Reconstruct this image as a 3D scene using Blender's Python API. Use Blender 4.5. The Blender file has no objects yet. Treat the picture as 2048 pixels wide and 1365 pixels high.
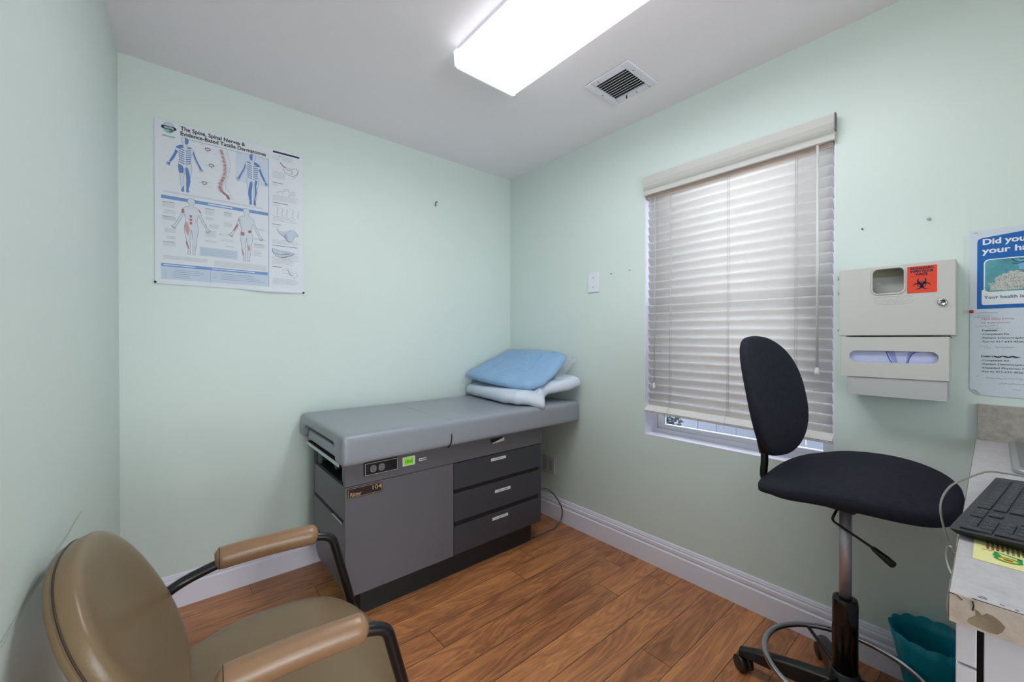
import bpy, bmesh, math, random
from mathutils import Vector, Matrix, noise
random.seed(7)
S = bpy.context.scene
COL = S.collection
# ---------------------------------------------------------------- camera, world, light, exposure
cam_d = bpy.data.cameras.new('camera'); cam = bpy.data.objects.new('camera', cam_d); COL.objects.link(cam)
cam_d.sensor_width = 36.0; cam_d.lens = 816.0 / 2048.0 * 36.0; cam_d.clip_start = 0.02
cam.location = (0, 0, 1.225)
cam.rotation_euler = (math.radians(90 - 0.32), 0, math.radians(-40.26))
S.camera = cam
S.view_settings.view_transform = 'Standard'
try: S.view_settings.look = 'None'
except Exception: pass
S.view_settings.gamma = 1.0
S.view_settings.use_curve_mapping = False
S.view_settings.exposure = 0.97
LAMP = 6.2          # brightness of the ceiling lamp's diffuser
HALL_FILL = 14.0         # fill light added overhead in the unseen hall to brighten the room (watts)
world = bpy.data.worlds.new('daylight'); S.world = world; world.use_nodes = True
bg = world.node_tree.nodes['Background']; bg.inputs[0].default_value = (0.80, 0.88, 1.0, 1); bg.inputs[1].default_value = 3.3
hl = bpy.data.lights.new('hall_fill_light', 'AREA'); hl.shape = 'RECTANGLE'; hl.size = 0.8; hl.size_y = 0.8; hl.energy = HALL_FILL
hl.color = (0.94, 0.97, 1.0)
hlo = bpy.data.objects.new('hall_fill_light', hl); COL.objects.link(hlo); hlo.location = (0.4, -2.0, 2.38)
DOOR_FILL = 32.0          # upright fill panel added in the unseen hall, shining in through the doorway (watts)
wl_ = bpy.data.lights.new('hall_fill_panel', 'AREA'); wl_.shape = 'RECTANGLE'; wl_.size = 1.5; wl_.size_y = 1.7; wl_.energy = DOOR_FILL; wl_.color = (0.90, 0.95, 1.0)
wlo = bpy.data.objects.new('hall_fill_panel', wl_); COL.objects.link(wlo); wlo.location = (0.15, -2.9, 0.95); wlo.rotation_euler = (math.radians(90), 0, 0)

XR, YB, ZC = 2.018, 2.406, 2.442

# ---------------------------------------------------------------- materials
def lin(c):
    return tuple(((v / 255.0) / 12.92 if v / 255.0 <= 0.04045 else ((v / 255.0 + 0.055) / 1.055) ** 2.4) for v in c) + (1.0,)
def M(name, rgb, rough=0.5, metal=0.0, bump=0.0, bscale=200.0, var=0.0, vscale=8.0, spec=0.5, trans=0.0, alpha=1.0, emit=None, coat=0.0):
    m = bpy.data.materials.new(name); m.use_nodes = True
    nt = m.node_tree; b = nt.nodes['Principled BSDF']
    c = lin(rgb)
    b.inputs['Base Color'].default_value = c
    b.inputs['Roughness'].default_value = rough
    b.inputs['Metallic'].default_value = metal
    b.inputs['Specular IOR Level'].default_value = spec
    b.inputs['Transmission Weight'].default_value = trans
    b.inputs['Alpha'].default_value = alpha
    b.inputs['Coat Weight'].default_value = coat
    if emit:
        b.inputs['Emission Color'].default_value = lin(rgb); b.inputs['Emission Strength'].default_value = emit
    tc = nt.nodes.new('ShaderNodeTexCoord')
    if var > 0:
        n = nt.nodes.new('ShaderNodeTexNoise'); n.inputs['Scale'].default_value = vscale; n.inputs['Detail'].default_value = 4
        nt.links.new(tc.outputs['Object'], n.inputs['Vector'])
        r = nt.nodes.new('ShaderNodeValToRGB')
        r.color_ramp.elements[0].position = 0.3; r.color_ramp.elements[1].position = 0.7
        r.color_ramp.elements[0].color = tuple(v * (1 - var) for v in c[:3]) + (1,)
        r.color_ramp.elements[1].color = tuple(min(1, v * (1 + var)) for v in c[:3]) + (1,)
        nt.links.new(n.outputs['Fac'], r.inputs[0]); nt.links.new(r.outputs[0], b.inputs['Base Color'])
    if bump > 0:
        n2 = nt.nodes.new('ShaderNodeTexNoise'); n2.inputs['Scale'].default_value = bscale; n2.inputs['Detail'].default_value = 3
        nt.links.new(tc.outputs['Object'], n2.inputs['Vector'])
        bp = nt.nodes.new('ShaderNodeBump'); bp.inputs['Strength'].default_value = bump; bp.inputs['Distance'].default_value = 0.002
        nt.links.new(n2.outputs['Fac'], bp.inputs['Height']); nt.links.new(bp.outputs[0], b.inputs['Normal'])
    return m

WALL = M('mint_paint', (220, 233, 228), 0.40, bump=0.12, bscale=60, var=0.012, vscale=2.0)
CEIL = M('ceiling_paint', (250, 245, 250), 0.6, bump=0.1, bscale=60)
TRIM = M('white_trim', (240, 240, 254), 0.35)
VINYL = M('white_vinyl', (236, 236, 244), 0.35)
BLIND = M('blind_slat', (248, 247, 246), 0.45)
def translucent(m, rgb, f):
    nt = m.node_tree; b = nt.nodes['Principled BSDF']; o = nt.nodes['Material Output']
    t = nt.nodes.new('ShaderNodeBsdfTranslucent'); t.inputs[0].default_value = lin(rgb); mx = nt.nodes.new('ShaderNodeMixShader'); mx.inputs[0].default_value = f
    nt.links.new(b.outputs[0], mx.inputs[1]); nt.links.new(t.outputs[0], mx.inputs[2]); nt.links.new(mx.outputs[0], o.inputs[0])
translucent(BLIND, (250, 243, 238), 0.24)
VAL = M('blind_valance', (204, 202, 198), 0.42)
CORD = M('blind_cord', (205, 203, 200), 0.8)
DARKEDGE = M('dark_edge', (90, 92, 90), 0.5)
WAND = M('blind_wand', (228, 230, 232), 0.2)
BODY = M('exam_body', (98, 97, 103), 0.42, bump=0.08, bscale=500)
DRAWER = M('exam_drawer', (60, 61, 68), 0.45, bump=0.08, bscale=500)
PLINTH = M('exam_plinth', (30, 31, 34), 0.55)
VOID = M('dark_recess', (9, 9, 10), 0.7)
UPH = M('grey_vinyl_upholstery', (146, 151, 160), 0.30, bump=0.25, bscale=350)
LABELP = M('label_paper', (222, 222, 222), 0.6)
INK = M('black_ink', (24, 24, 30), 0.6)
BRASS = M('pale_gold_print', (200, 170, 130), 0.45)
CREAM = M('cream_print', (206, 200, 190), 0.5)
BLK = M('black_plastic', (18, 18, 20), 0.38)
SOCK = M('socket_grey', (120, 120, 122), 0.5)
LCD = M('green_display', (120, 190, 40), 0.3, emit=0.25)
LEATHER = M('brown_vinyl', (130, 108, 80), 0.30, bump=0.15, bscale=260, var=0.05, vscale=6)
ARMV = M('tan_vinyl', (150, 116, 88), 0.28, bump=0.12, bscale=260, var=0.06, vscale=12)
WELT = M('dark_piping', (60, 44, 30), 0.5)
BLKM = M('black_tube', (16, 16, 20), 0.28)
FABRIC = M('black_fabric', (38, 39, 50), 0.92, bump=0.6, bscale=900, var=0.12, vscale=60, spec=0.25)
CHROME = M('chrome', (190, 190, 196), 0.16, metal=1.0)
STEEL = M('brushed_steel', (196, 192, 202), 0.45, metal=0.8)
TEAL = M('teal_plastic', (0, 146, 166), 0.35, spec=0.4)
BEIGE = M('beige_plastic', (205, 203, 200), 0.45)
BEIGE2 = M('beige_inner', (178, 172, 150), 0.5)
ORANGE = M('orange_sticker', (232, 72, 44), 0.5)
NAVY = M('navy_ink', (34, 30, 62), 0.5)
GLOVE = M('lavender_card', (196, 202, 240), 0.5)
GLOVED = M('violet_print', (96, 96, 178), 0.5)
PAPER = M('white_paper', (226, 231, 240), 0.45)
PAPER2 = M('sleeve_paper', (214, 222, 234), 0.28)
BLUEP = M('blue_print', (24, 104, 186), 0.32)
WHITEP = M('white_print', (236, 240, 248), 0.4)
TEALP = M('teal_print', (88, 160, 172), 0.4, var=0.25, vscale=30)
TEALT = M('teal_text', (46, 124, 136), 0.5)
BANDB = M('band_blue', (112, 152, 212), 0.45)
PALEB = M('pale_blue_print', (196, 212, 232), 0.45)
FIGB = M('figure_blue', (98, 132, 192), 0.45)
FIGP = M('figure_pale', (214, 222, 234), 0.45)
REDP = M('red_print', (190, 112, 112), 0.5)
PINKP = M('pink_print', (210, 158, 160), 0.5)
GREYP = M('grey_print', (166, 172, 182), 0.5)
GREYD = M('dark_grey_print', (108, 112, 124), 0.5)
FOAM = M('foam_print', (196, 200, 194), 0.5, var=0.45, vscale=420)
GREENP = M('green_print', (40, 140, 70), 0.5)
YELLOW = M('yellow_card', (222, 218, 152), 0.5)
REDT = M('red_ink', (190, 60, 70), 0.5)
REDPIN = M('red_pin', (190, 24, 30), 0.3)
BLUEPAD = M('blue_pad', (120, 180, 226), 0.55, bump=0.2, bscale=60)
WHITEPAD = M('white_pad', (214, 223, 238), 0.5, bump=0.3, bscale=50)
CAB = M('cabinet_white', (214, 212, 222), 0.4)
CABE = M('cabinet_edge', (176, 172, 140), 0.5)
KEYB = M('keyboard_plastic', (38, 40, 48), 0.45)
KEYC = M('keycap', (28, 30, 36), 0.38)
CABLE = M('grey_cable', (128, 124, 116), 0.4)
SILVER = M('silver_metal', (176, 178, 182), 0.3, metal=0.6)
SILVERD = M('grey_panel', (126, 126, 126), 0.35, metal=0.3)
BUSHM = M('bush_leaf', (30, 40, 32), 0.7, var=0.4, vscale=20)
FENCEM = M('fence_vinyl', (126, 130, 144), 0.5)
GROUND = M('outdoor_ground', (96, 94, 92), 0.9)
MARK = M('scuff_mark', (196, 210, 202), 0.6)

def mat_glass():
    m = bpy.data.materials.new('window_glass'); m.use_nodes = True; nt = m.node_tree; nt.nodes.clear()
    o = nt.nodes.new('ShaderNodeOutputMaterial'); mx = nt.nodes.new('ShaderNodeMixShader')
    t = nt.nodes.new('ShaderNodeBsdfTransparent'); g = nt.nodes.new('ShaderNodeBsdfGlossy'); g.inputs['Roughness'].default_value = 0.02
    f = nt.nodes.new('ShaderNodeFresnel'); f.inputs[0].default_value = 1.45
    nt.links.new(f.outputs[0], mx.inputs[0]); nt.links.new(t.outputs[0], mx.inputs[1]); nt.links.new(g.outputs[0], mx.inputs[2]); nt.links.new(mx.outputs[0], o.inputs[0])
    return m
GLASS = mat_glass()
def mat_film():
    m = bpy.data.materials.new('clear_film'); m.use_nodes = True; nt = m.node_tree; nt.nodes.clear()
    o = nt.nodes.new('ShaderNodeOutputMaterial'); mx = nt.nodes.new('ShaderNodeMixShader'); mx.inputs[0].default_value = 0.22
    t = nt.nodes.new('ShaderNodeBsdfTransparent'); t.inputs[0].default_value = (0.97, 0.98, 1, 1)
    p = nt.nodes.new('ShaderNodeBsdfPrincipled'); p.inputs['Base Color'].default_value = (0.85, 0.9, 0.95, 1); p.inputs['Roughness'].default_value = 0.15
    nt.links.new(t.outputs[0], mx.inputs[1]); nt.links.new(p.outputs[0], mx.inputs[2]); nt.links.new(mx.outputs[0], o.inputs[0])
    return m
FILM = mat_film()
def mat_lamp():
    m = bpy.data.materials.new('lamp_diffuser'); m.use_nodes = True; nt = m.node_tree; b = nt.nodes['Principled BSDF']
    b.inputs['Base Color'].default_value = (0.9, 0.9, 0.9, 1); b.inputs['Roughness'].default_value = 0.3
    b.inputs['Emission Color'].default_value = (0.94, 0.97, 1.0, 1); b.inputs['Emission Strength'].default_value = LAMP
    return m
DIFF = mat_lamp()
DIFFS = mat_lamp(); DIFFS.name = 'lamp_diffuser_side'; DIFFS.node_tree.nodes['Principled BSDF'].inputs['Emission Strength'].default_value = LAMP * 0.14

def mat_floor():
    m = bpy.data.materials.new('wood_planks'); m.use_nodes = True; nt = m.node_tree; b = nt.nodes['Principled BSDF']
    N = nt.nodes.new; L = nt.links.new
    tc = N('ShaderNodeTexCoord'); sp = N('ShaderNodeSeparateXYZ'); L(tc.outputs['Object'], sp.inputs[0])
    def math_(op, a, bb=None, c=None):
        n = N('ShaderNodeMath'); n.operation = op
        for i, v in enumerate((a, bb, c)):
            if v is None: continue
            if isinstance(v, (int, float)): n.inputs[i].default_value = v
            else: L(v, n.inputs[i])
        return n.outputs[0]
    yy = math_('ADD', sp.outputs['Y'], 10.0 - 1.022 + 0.1265 * 0); yr = math_('DIVIDE', yy, 0.1265)
    # rows start exactly on y = 1.022
    yr = math_('DIVIDE', math_('ADD', sp.outputs['Y'], 0.1265 * 80 - 1.022), 0.1265)
    row = math_('FLOOR', yr); fy = math_('FRACT', yr)
    wn = N('ShaderNodeTexWhiteNoise'); wn.noise_dimensions = '1D'; L(row, wn.inputs['W'])
    off = math_('MULTIPLY', wn.outputs['Value'], 1.21)
    xr = math_('DIVIDE', math_('ADD', math_('ADD', sp.outputs['X'], 24.2), off), 1.21)
    colm = math_('FLOOR', xr); fx = math_('FRACT', xr)
    cv = N('ShaderNodeCombineXYZ'); L(row, cv.inputs[0]); L(colm, cv.inputs[1])
    w2 = N('ShaderNodeTexWhiteNoise'); w2.noise_dimensions = '3D'; L(cv.outputs[0], w2.inputs['Vector'])
    # grain coordinates, shifted for every plank
    sh = math_('MULTIPLY', w2.outputs['Value'], 37.0)
    g = N('ShaderNodeCombineXYZ'); L(math_('ADD', math_('MULTIPLY', sp.outputs['X'], 1.0), sh), g.inputs[0]); L(math_('ADD', math_('MULTIPLY', sp.outputs['Y'], 5.5), sh), g.inputs[1])
    n1 = N('ShaderNodeTexNoise'); n1.inputs['Scale'].default_value = 1.7; n1.inputs['Detail'].default_value = 3; n1.inputs['Distortion'].default_value = 1.2; L(g.outputs[0], n1.inputs['Vector'])
    rings = math_('FRACT', math_('MULTIPLY', n1.outputs['Fac'], 7.0))
    tri = math_('ABSOLUTE', math_('SUBTRACT', math_('MULTIPLY', rings, 2.0), 1.0))
    g2 = N('ShaderNodeCombineXYZ'); L(math_('MULTIPLY', sp.outputs['X'], 6.0), g2.inputs[0]); L(math_('ADD', math_('MULTIPLY', sp.outputs['Y'], 150.0), sh), g2.inputs[1])
    n2 = N('ShaderNodeTexNoise'); n2.inputs['Scale'].default_value = 1.0; n2.inputs['Detail'].default_value = 4; L(g2.outputs[0], n2.inputs['Vector'])
    n3 = N('ShaderNodeTexNoise'); n3.inputs['Scale'].default_value = 1.6; n3.inputs['Detail'].default_value = 2; L(g.outputs[0], n3.inputs['Vector'])
    f = math_('ADD', math_('MULTIPLY', tri, 0.20), math_('MULTIPLY', n2.outputs['Fac'], 0.34))
    f = math_('ADD', f, math_('MULTIPLY', n3.outputs['Fac'], 0.46))
    f = math_('ADD', f, math_('MULTIPLY', math_('SUBTRACT', w2.outputs['Value'], 0.5), 0.12))
    r = N('ShaderNodeValToRGB'); L(f, r.inputs[0]); e = r.color_ramp.elements
    e[0].position = 0.16; e[0].color = lin((108, 66, 46)); e[1].position = 0.94; e[1].color = lin((240, 174, 106))
    k = e.new(0.42); k.color = lin((162, 106, 70)); k = e.new(0.62); k.color = lin((198, 132, 84))
    # seams
    ey = math_('MINIMUM', fy, math_('SUBTRACT', 1.0, fy)); ex = math_('MULTIPLY', math_('MINIMUM', fx, math_('SUBTRACT', 1.0, fx)), 1.21 / 0.1265)
    seam = math_('LESS_THAN', math_('MINIMUM', ey, ex), 0.011)
    mx = N('ShaderNodeMixRGB'); L(math_('MULTIPLY', seam, 0.85), mx.inputs[0]); L(r.outputs[0], mx.inputs[1]); mx.inputs[2].default_value = lin((40, 22, 14))
    L(mx.outputs[0], b.inputs['Base Color'])
    rr = math_('ADD', 0.24, math_('MULTIPLY', n2.outputs['Fac'], 0.14)); L(rr, b.inputs['Roughness'])
    bp = N('ShaderNodeBump'); bp.inputs['Strength'].default_value = 0.12; bp.inputs['Distance'].default_value = 0.001
    L(math_('SUBTRACT', n2.outputs['Fac'], seam), bp.inputs['Height']); L(bp.outputs[0], b.inputs['Normal'])
    return m
FLOORM = mat_floor()

def mat_laminate(name, base, dark, stain=False):
    m = bpy.data.materials.new(name); m.use_nodes = True; nt = m.node_tree; b = nt.nodes['Principled BSDF']
    N = nt.nodes.new; L = nt.links.new
    tc = N('ShaderNodeTexCoord'); n = N('ShaderNodeTexNoise'); n.inputs['Scale'].default_value = 46; n.inputs['Detail'].default_value = 8; n.inputs['Roughness'].default_value = 0.65
    n.inputs['Distortion'].default_value = 0.2
    L(tc.outputs['Object'], n.inputs['Vector'])
    r = N('ShaderNodeValToRGB'); e = r.color_ramp.elements; e[0].position = 0.3; e[0].color = lin(dark); e[1].position = 0.62; e[1].color = lin(base)
    L(n.outputs['Fac'], r.inputs[0]); L(r.outputs[0], b.inputs['Base Color'])
    b.inputs['Roughness'].default_value = 0.34
    return m
LAMIN = mat_laminate('stone_laminate', (190, 187, 190), (172, 168, 170))
LAMSPL = mat_laminate('stone_laminate_backsplash', (180, 172, 164), (150, 142, 134))
LAMEDGE = mat_laminate('stone_laminate_edge', (206, 190, 180), (178, 160, 148))
WORN = M('worn_core', (140, 122, 104), 0.8, bump=0.6, bscale=80, var=0.35, vscale=40)

# ---------------------------------------------------------------- mesh building
class MB:
    def __init__(s): s.v = []; s.f = []; s.sm = []
    def add(s, vs, fs, smooth=False):
        o = len(s.v); s.v += [tuple(v) for v in vs]
        for f in fs: s.f.append([i + o for i in f]); s.sm.append(smooth)
        return s
    def box(s, x0, x1, y0, y1, z0, z1):
        x0, x1 = sorted((x0, x1)); y0, y1 = sorted((y0, y1)); z0, z1 = sorted((z0, z1))
        vs = [(x, y, z) for x in (x0, x1) for y in (y0, y1) for z in (z0, z1)]
        return s.add(vs, [(0, 1, 3, 2), (4, 6, 7, 5), (0, 4, 5, 1), (2, 3, 7, 6), (0, 2, 6, 4), (1, 5, 7, 3)])
    def frame(s, o, ux, uy, uz):      # box from an origin corner and three edge vectors
        o, ux, uy, uz = map(Vector, (o, ux, uy, uz))
        if ux.cross(uy).dot(uz) < 0: o = o + uz; uz = -uz
        vs = [o + ux * i + uy * j + uz * k for i in (0, 1) for j in (0, 1) for k in (0, 1)]
        return s.add(vs, [(0, 1, 3, 2), (4, 6, 7, 5), (0, 4, 5, 1), (2, 3, 7, 6), (0, 2, 6, 4), (1, 5, 7, 3)])
    def prism(s, pts, d, smooth=False):   # closed 3-D polygon pushed along vector d
        n = len(pts); P = [Vector(p) for p in pts]; d = Vector(d)
        nrm = Vector((0, 0, 0))
        for i in range(n): nrm += P[i].cross(P[(i + 1) % n])
        if nrm.dot(d) > 0: P = P[::-1]
        vs = P + [p + d for p in P]
        fs = [tuple(range(n)), tuple(range(2 * n - 1, n - 1, -1))]
        s.add(vs, fs)
        return s.add(vs, [((i + 1) % n, i, n + i, n + (i + 1) % n) for i in range(n)], smooth) if smooth else s._sides(vs, n)
    def _sides(s, vs, n):
        o = len(s.v) - len(vs)
        for i in range(n): s.f.append([o + (i + 1) % n, o + i, o + n + i, o + n + (i + 1) % n]); s.sm.append(False)
        return s
    def tube(s, path, r, seg=12, cap=True, closed=False):
        P = [Vector(p) for p in path]; n = len(P); R = r if isinstance(r, (list, tuple)) else [r] * n
        rings = []; up = None
        for i in range(n):
            a = P[(i - 1) % n] if (i > 0 or closed) else P[i]; b = P[(i + 1) % n] if (i < n - 1 or closed) else P[i]
            t = (b - a).normalized()
            if up is None:
                up = t.orthogonal().normalized()
            up = (up - t * up.dot(t))
            up = up.normalized() if up.length > 1e-6 else t.orthogonal().normalized()
            w = t.cross(up)
            rings.append([P[i] + (up * math.cos(k * 2 * math.pi / seg) + w * math.sin(k * 2 * math.pi / seg)) * R[i] for k in range(seg)])
        vs = [q for rg in rings for q in rg]; fs = []
        m = n if closed else n - 1
        for i in range(m):
            j = (i + 1) % n
            for k in range(seg):
                l = (k + 1) % seg; fs.append((i * seg + k, i * seg + l, j * seg + l, j * seg + k))
        if cap and not closed:
            fs.append(tuple(range(seg - 1, -1, -1))); fs.append(tuple((n - 1) * seg + k for k in range(seg)))
        return s.add(vs, fs, True)
    def lathe(s, prof, c=(0, 0, 0), axis='z', seg=32, caps=True):
        vs = []; fs = []; n = len(prof)
        for k in range(seg):
            a = 2 * math.pi * k / seg
            for r, h in prof:
                p = (r * math.cos(a), r * math.sin(a), h)
                if axis == 'x': p = (h, r * math.cos(a), r * math.sin(a))
                if axis == 'y': p = (r * math.sin(a), h, r * math.cos(a))
                vs.append((p[0] + c[0], p[1] + c[1], p[2] + c[2]))
        for k in range(seg):
            l = (k + 1) % seg
            for i in range(n - 1): fs.append((k * n + i, l * n + i, l * n + i + 1, k * n + i + 1))
        if caps:
            if prof[0][0] > 1e-6: fs.append(tuple(k * n for k in range(seg - 1, -1, -1)))
            if prof[-1][0] > 1e-6: fs.append(tuple(k * n + n - 1 for k in range(seg)))
        return s.add(vs, fs, True)
    def grid(s, fn, nu, nv, smooth=True):
        vs = [fn(i / nu, j / nv) for i in range(nu + 1) for j in range(nv + 1)]
        fs = [(i * (nv + 1) + j, (i + 1) * (nv + 1) + j, (i + 1) * (nv + 1) + j + 1, i * (nv + 1) + j + 1) for i in range(nu) for j in range(nv)]
        return s.add(vs, fs, smooth)
    def poly(s, pts): return s.add(pts, [tuple(range(len(pts)))])
    def build(s, name, mat, parent=None, origin=None, bevel=0.0, bseg=2, tri=False, recalc=True, xf=None):
        me = bpy.data.meshes.new(name)
        if origin is None: origin = (0, 0, 0)
        if parent is not None and xf is None:
            o = parent
            while o is not None: origin = Vector(origin) + o.location; o = o.parent
        ox, oy, oz = origin
        me.from_pydata([(v[0] - ox, v[1] - oy, v[2] - oz) for v in s.v], [], s.f)
        me.polygons.foreach_set('use_smooth', s.sm)
        if recalc or tri:
            bm = bmesh.new(); bm.from_mesh(me)
            bmesh.ops.remove_doubles(bm, verts=bm.verts, dist=1e-6)
            if tri: bmesh.ops.triangulate(bm, faces=bm.faces)
            if recalc: bmesh.ops.recalc_face_normals(bm, faces=bm.faces)
            bm.to_mesh(me); bm.free()
        me.materials.append(mat)
        o = bpy.data.objects.new(name, me); COL.objects.link(o)
        if parent is not None: o.parent = parent
        else: o.location = origin
        if bevel > 0:
            b = o.modifiers.new('bevel', 'BEVEL'); b.width = bevel; b.segments = bseg; b.limit_method = 'ANGLE'; b.angle_limit = math.radians(50)
            b.harden_normals = False
            for p in me.polygons: p.use_smooth = True
            w = o.modifiers.new('wn', 'WEIGHTED_NORMAL'); w.keep_sharp = False
        return o

def empty(name, loc, label, cat, group=None, rz=0.0):
    o = bpy.data.objects.new(name, None); COL.objects.link(o); o.location = loc; o.rotation_euler = (0, 0, rz); o.empty_display_size = 0.05
    return tag(o, label, cat, group)
def tag(o, label=None, cat=None, group=None, kind=None):
    if label: o['label'] = label
    if cat: o['category'] = cat
    if group: o['group'] = group
    if kind: o['kind'] = kind
    return o
def arc_path(pts, r=0.03, n=6):      # polyline with rounded corners
    P = [Vector(p) for p in pts]; out = [P[0]]
    for i in range(1, len(P) - 1):
        a, b, c = P[i - 1], P[i], P[i + 1]
        da = (a - b); dc = (c - b); rr = min(r, da.length * .45, dc.length * .45)
        p0 = b + da.normalized() * rr; p1 = b + dc.normalized() * rr
        for k in range(n + 1):
            t = k / n; out.append(p0 * (1 - t) ** 2 + b * 2 * t * (1 - t) + p1 * t * t)
    out.append(P[-1]); return out
def spline(pts, n=8):
    P = [Vector(p) for p in pts]; P = [P[0] * 2 - P[1]] + P + [P[-1] * 2 - P[-2]]; out = []
    for i in range(1, len(P) - 2):
        for k in range(n):
            t = k / n; a, b, c, d = P[i - 1], P[i], P[i + 1], P[i + 2]
            out.append(0.5 * ((2 * b) + (c - a) * t + (2 * a - 5 * b + 4 * c - d) * t * t + (3 * b - a - 3 * c + d) * t ** 3))
    out.append(P[-2]); return out
def rrect(c, w, h, r, n=5):      # rounded rectangle as 2-D points
    out = []
    for sx, sy, a0 in ((1, 1, 0), (-1, 1, 90), (-1, -1, 180), (1, -1, 270)):
        for k in range(n + 1):
            a = math.radians(a0 + 90 * k / n)
            out.append((c[0] + sx * (w / 2 - r) + r * math.cos(a), c[1] + sy * (h / 2 - r) + r * math.sin(a)))
    return out
def text_into(mb, s, org, ux, uz, height, width=None, bold=0.0, italic=0.0):
    cu = bpy.data.curves.new('t', 'FONT'); cu.body = s; cu.size = 1.0; cu.resolution_u = 4; cu.offset = bold; cu.shear = italic
    cu.fill_mode = 'FRONT' if hasattr(cu, 'fill_mode') else cu.fill_mode
    o = bpy.data.objects.new('t', cu); COL.objects.link(o)
    dg = bpy.context.evaluated_depsgraph_get(); dg.update()
    me = bpy.data.meshes.new_from_object(o.evaluated_get(dg))
    ux = Vector(ux).normalized(); uz = Vector(uz).normalized(); org = Vector(org)
    if len(me.vertices):
        xs = [v.co.x for v in me.vertices]; x0, x1 = min(xs), max(xs)
        ky = height / 0.70; kx = (width / (x1 - x0)) if width else ky
        mb.add([org + ux * ((v.co.x - x0) * kx) + uz * (v.co.y * ky) for v in me.vertices], [tuple(p.vertices) for p in me.polygons])
    bpy.data.objects.remove(o); bpy.data.curves.remove(cu); bpy.data.meshes.remove(me)
def soft(o, voxel=0.008, it=6, fac=0.6):
    r = o.modifiers.new('remesh', 'REMESH'); r.mode = 'VOXEL'; r.voxel_size = voxel; r.use_smooth_shade = True
    sm = o.modifiers.new('smooth', 'SMOOTH'); sm.iterations = it; sm.factor = fac
    return o

# ================================================================= ROOM
def struct(mb, name, mat, **k):
    return tag(mb.build(name, mat, **k), kind='structure')
Y0 = -1.35
def lx(y): return -0.154 - 0.0265 * (YB - y)
mb = MB(); mb.box(-0.9, 2.3, -3.0, 2.6, -0.12, 0.0); struct(mb, 'floor', FLOORM)
mb = MB(); mb.box(-0.9, 2.3, -3.0, 2.6, ZC, ZC + 0.1); struct(mb, 'ceiling', CEIL)
mb = MB(); mb.box(-0.5, XR + 0.15, YB, YB + 0.12, 0, ZC); struct(mb, 'wall_back', WALL)
mb = MB(); mb.prism([(lx(YB + .0), YB, 0), (lx(Y0), Y0, 0), (lx(Y0) - .12, Y0, 0), (lx(YB) - .12, YB, 0)], (0, 0, ZC)); wl = struct(mb, 'wall_left', WALL)
# right wall with window opening
WY0, WY1, WZ0, WZ1 = 0.406, 1.247, 0.697, 2.100
T = 0.15
mb = MB(); mb.box(XR, XR + T, -3.0, WY0, 0, ZC); mb.box(XR, XR + T, WY1, YB, 0, ZC); mb.box(XR, XR + T, WY0, WY1, 0, WZ0); mb.box(XR, XR + T, WY0, WY1, WZ1, ZC)
struct(mb, 'wall_right', WALL)
# wall behind the camera with an open doorway onto the hall
mb = MB(); mb.box(-0.5, -0.15, Y0 - .12, Y0, 0, ZC); mb.box(0.95, XR, Y0 - .12, Y0, 0, ZC); mb.box(-0.15, 0.95, Y0 - .12, Y0, 2.05, ZC)
struct(mb, 'wall_front', WALL)
mb = MB(); mb.box(-0.9, 2.3, -3.1, -3.0, 0, ZC); mb.box(-1.0, -0.9, -3.1, Y0, 0, ZC); struct(mb, 'wall_hall', WALL)
mb = MB()
for x in (-0.21, 0.95): mb.box(x, x + 0.06, Y0, Y0 + .015, 0, 2.11)
mb.box(-0.21, 1.01, Y0, Y0 + .015, 2.05, 2.11); struct(mb, 'trim_1', TRIM)
# baseboards
PROF = [(0, 0), (.0145, 0), (.0145, .096), (.0125, .099), (.0085, .101), (.0085, .105), (.0115, .110), (.0120, .123), (.0110, .127), (.0070, .129), (.0070, .134), (.0085, .137), (.0060, .142), (.0060, .146), (.003, .152), (0, .152)]
mb = MB(); mb.prism([(lx(YB), YB - d, z) for d, z in PROF], (XR - lx(YB), 0, 0)); struct(mb, 'baseboard_back', TRIM)
mb = MB(); mb.prism([(XR - d, -1.3, z) for d, z in PROF], (0, YB + 1.3 - .003, 0)); struct(mb, 'baseboard_right', TRIM)
mb = MB(); v = Vector((lx(Y0) - lx(YB), Y0 - YB, 0)); mb.prism([(lx(YB) + d, YB - .002, z) for d, z in PROF], v); struct(mb, 'baseboard_left', TRIM)
# scuffs on the left wall
mb = MB()
sc = [(1.577, .764), (1.477, .766), (1.40, .764), (1.315, .768), (1.22, .763), (1.125, .771), (1.05, .768), (0.962, .768)]
for (a, b) in zip(sc[:-1], sc[1:]):
    for w, dz in ((.0012, 0), (.0008, -.008)):
        y0, z0 = a; y1, z1 = b; z0 += dz * (2 - y0); z1 += dz * (2 - y1)
        mb.poly([(lx(y0) + .0006, y0, z0 - w), (lx(y1) + .0006, y1, z1 - w), (lx(y1) + .0006, y1, z1 + w), (lx(y0) + .0006, y0, z0 + w)])
mb.build('wall_scuff', MARK, wl)

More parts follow.
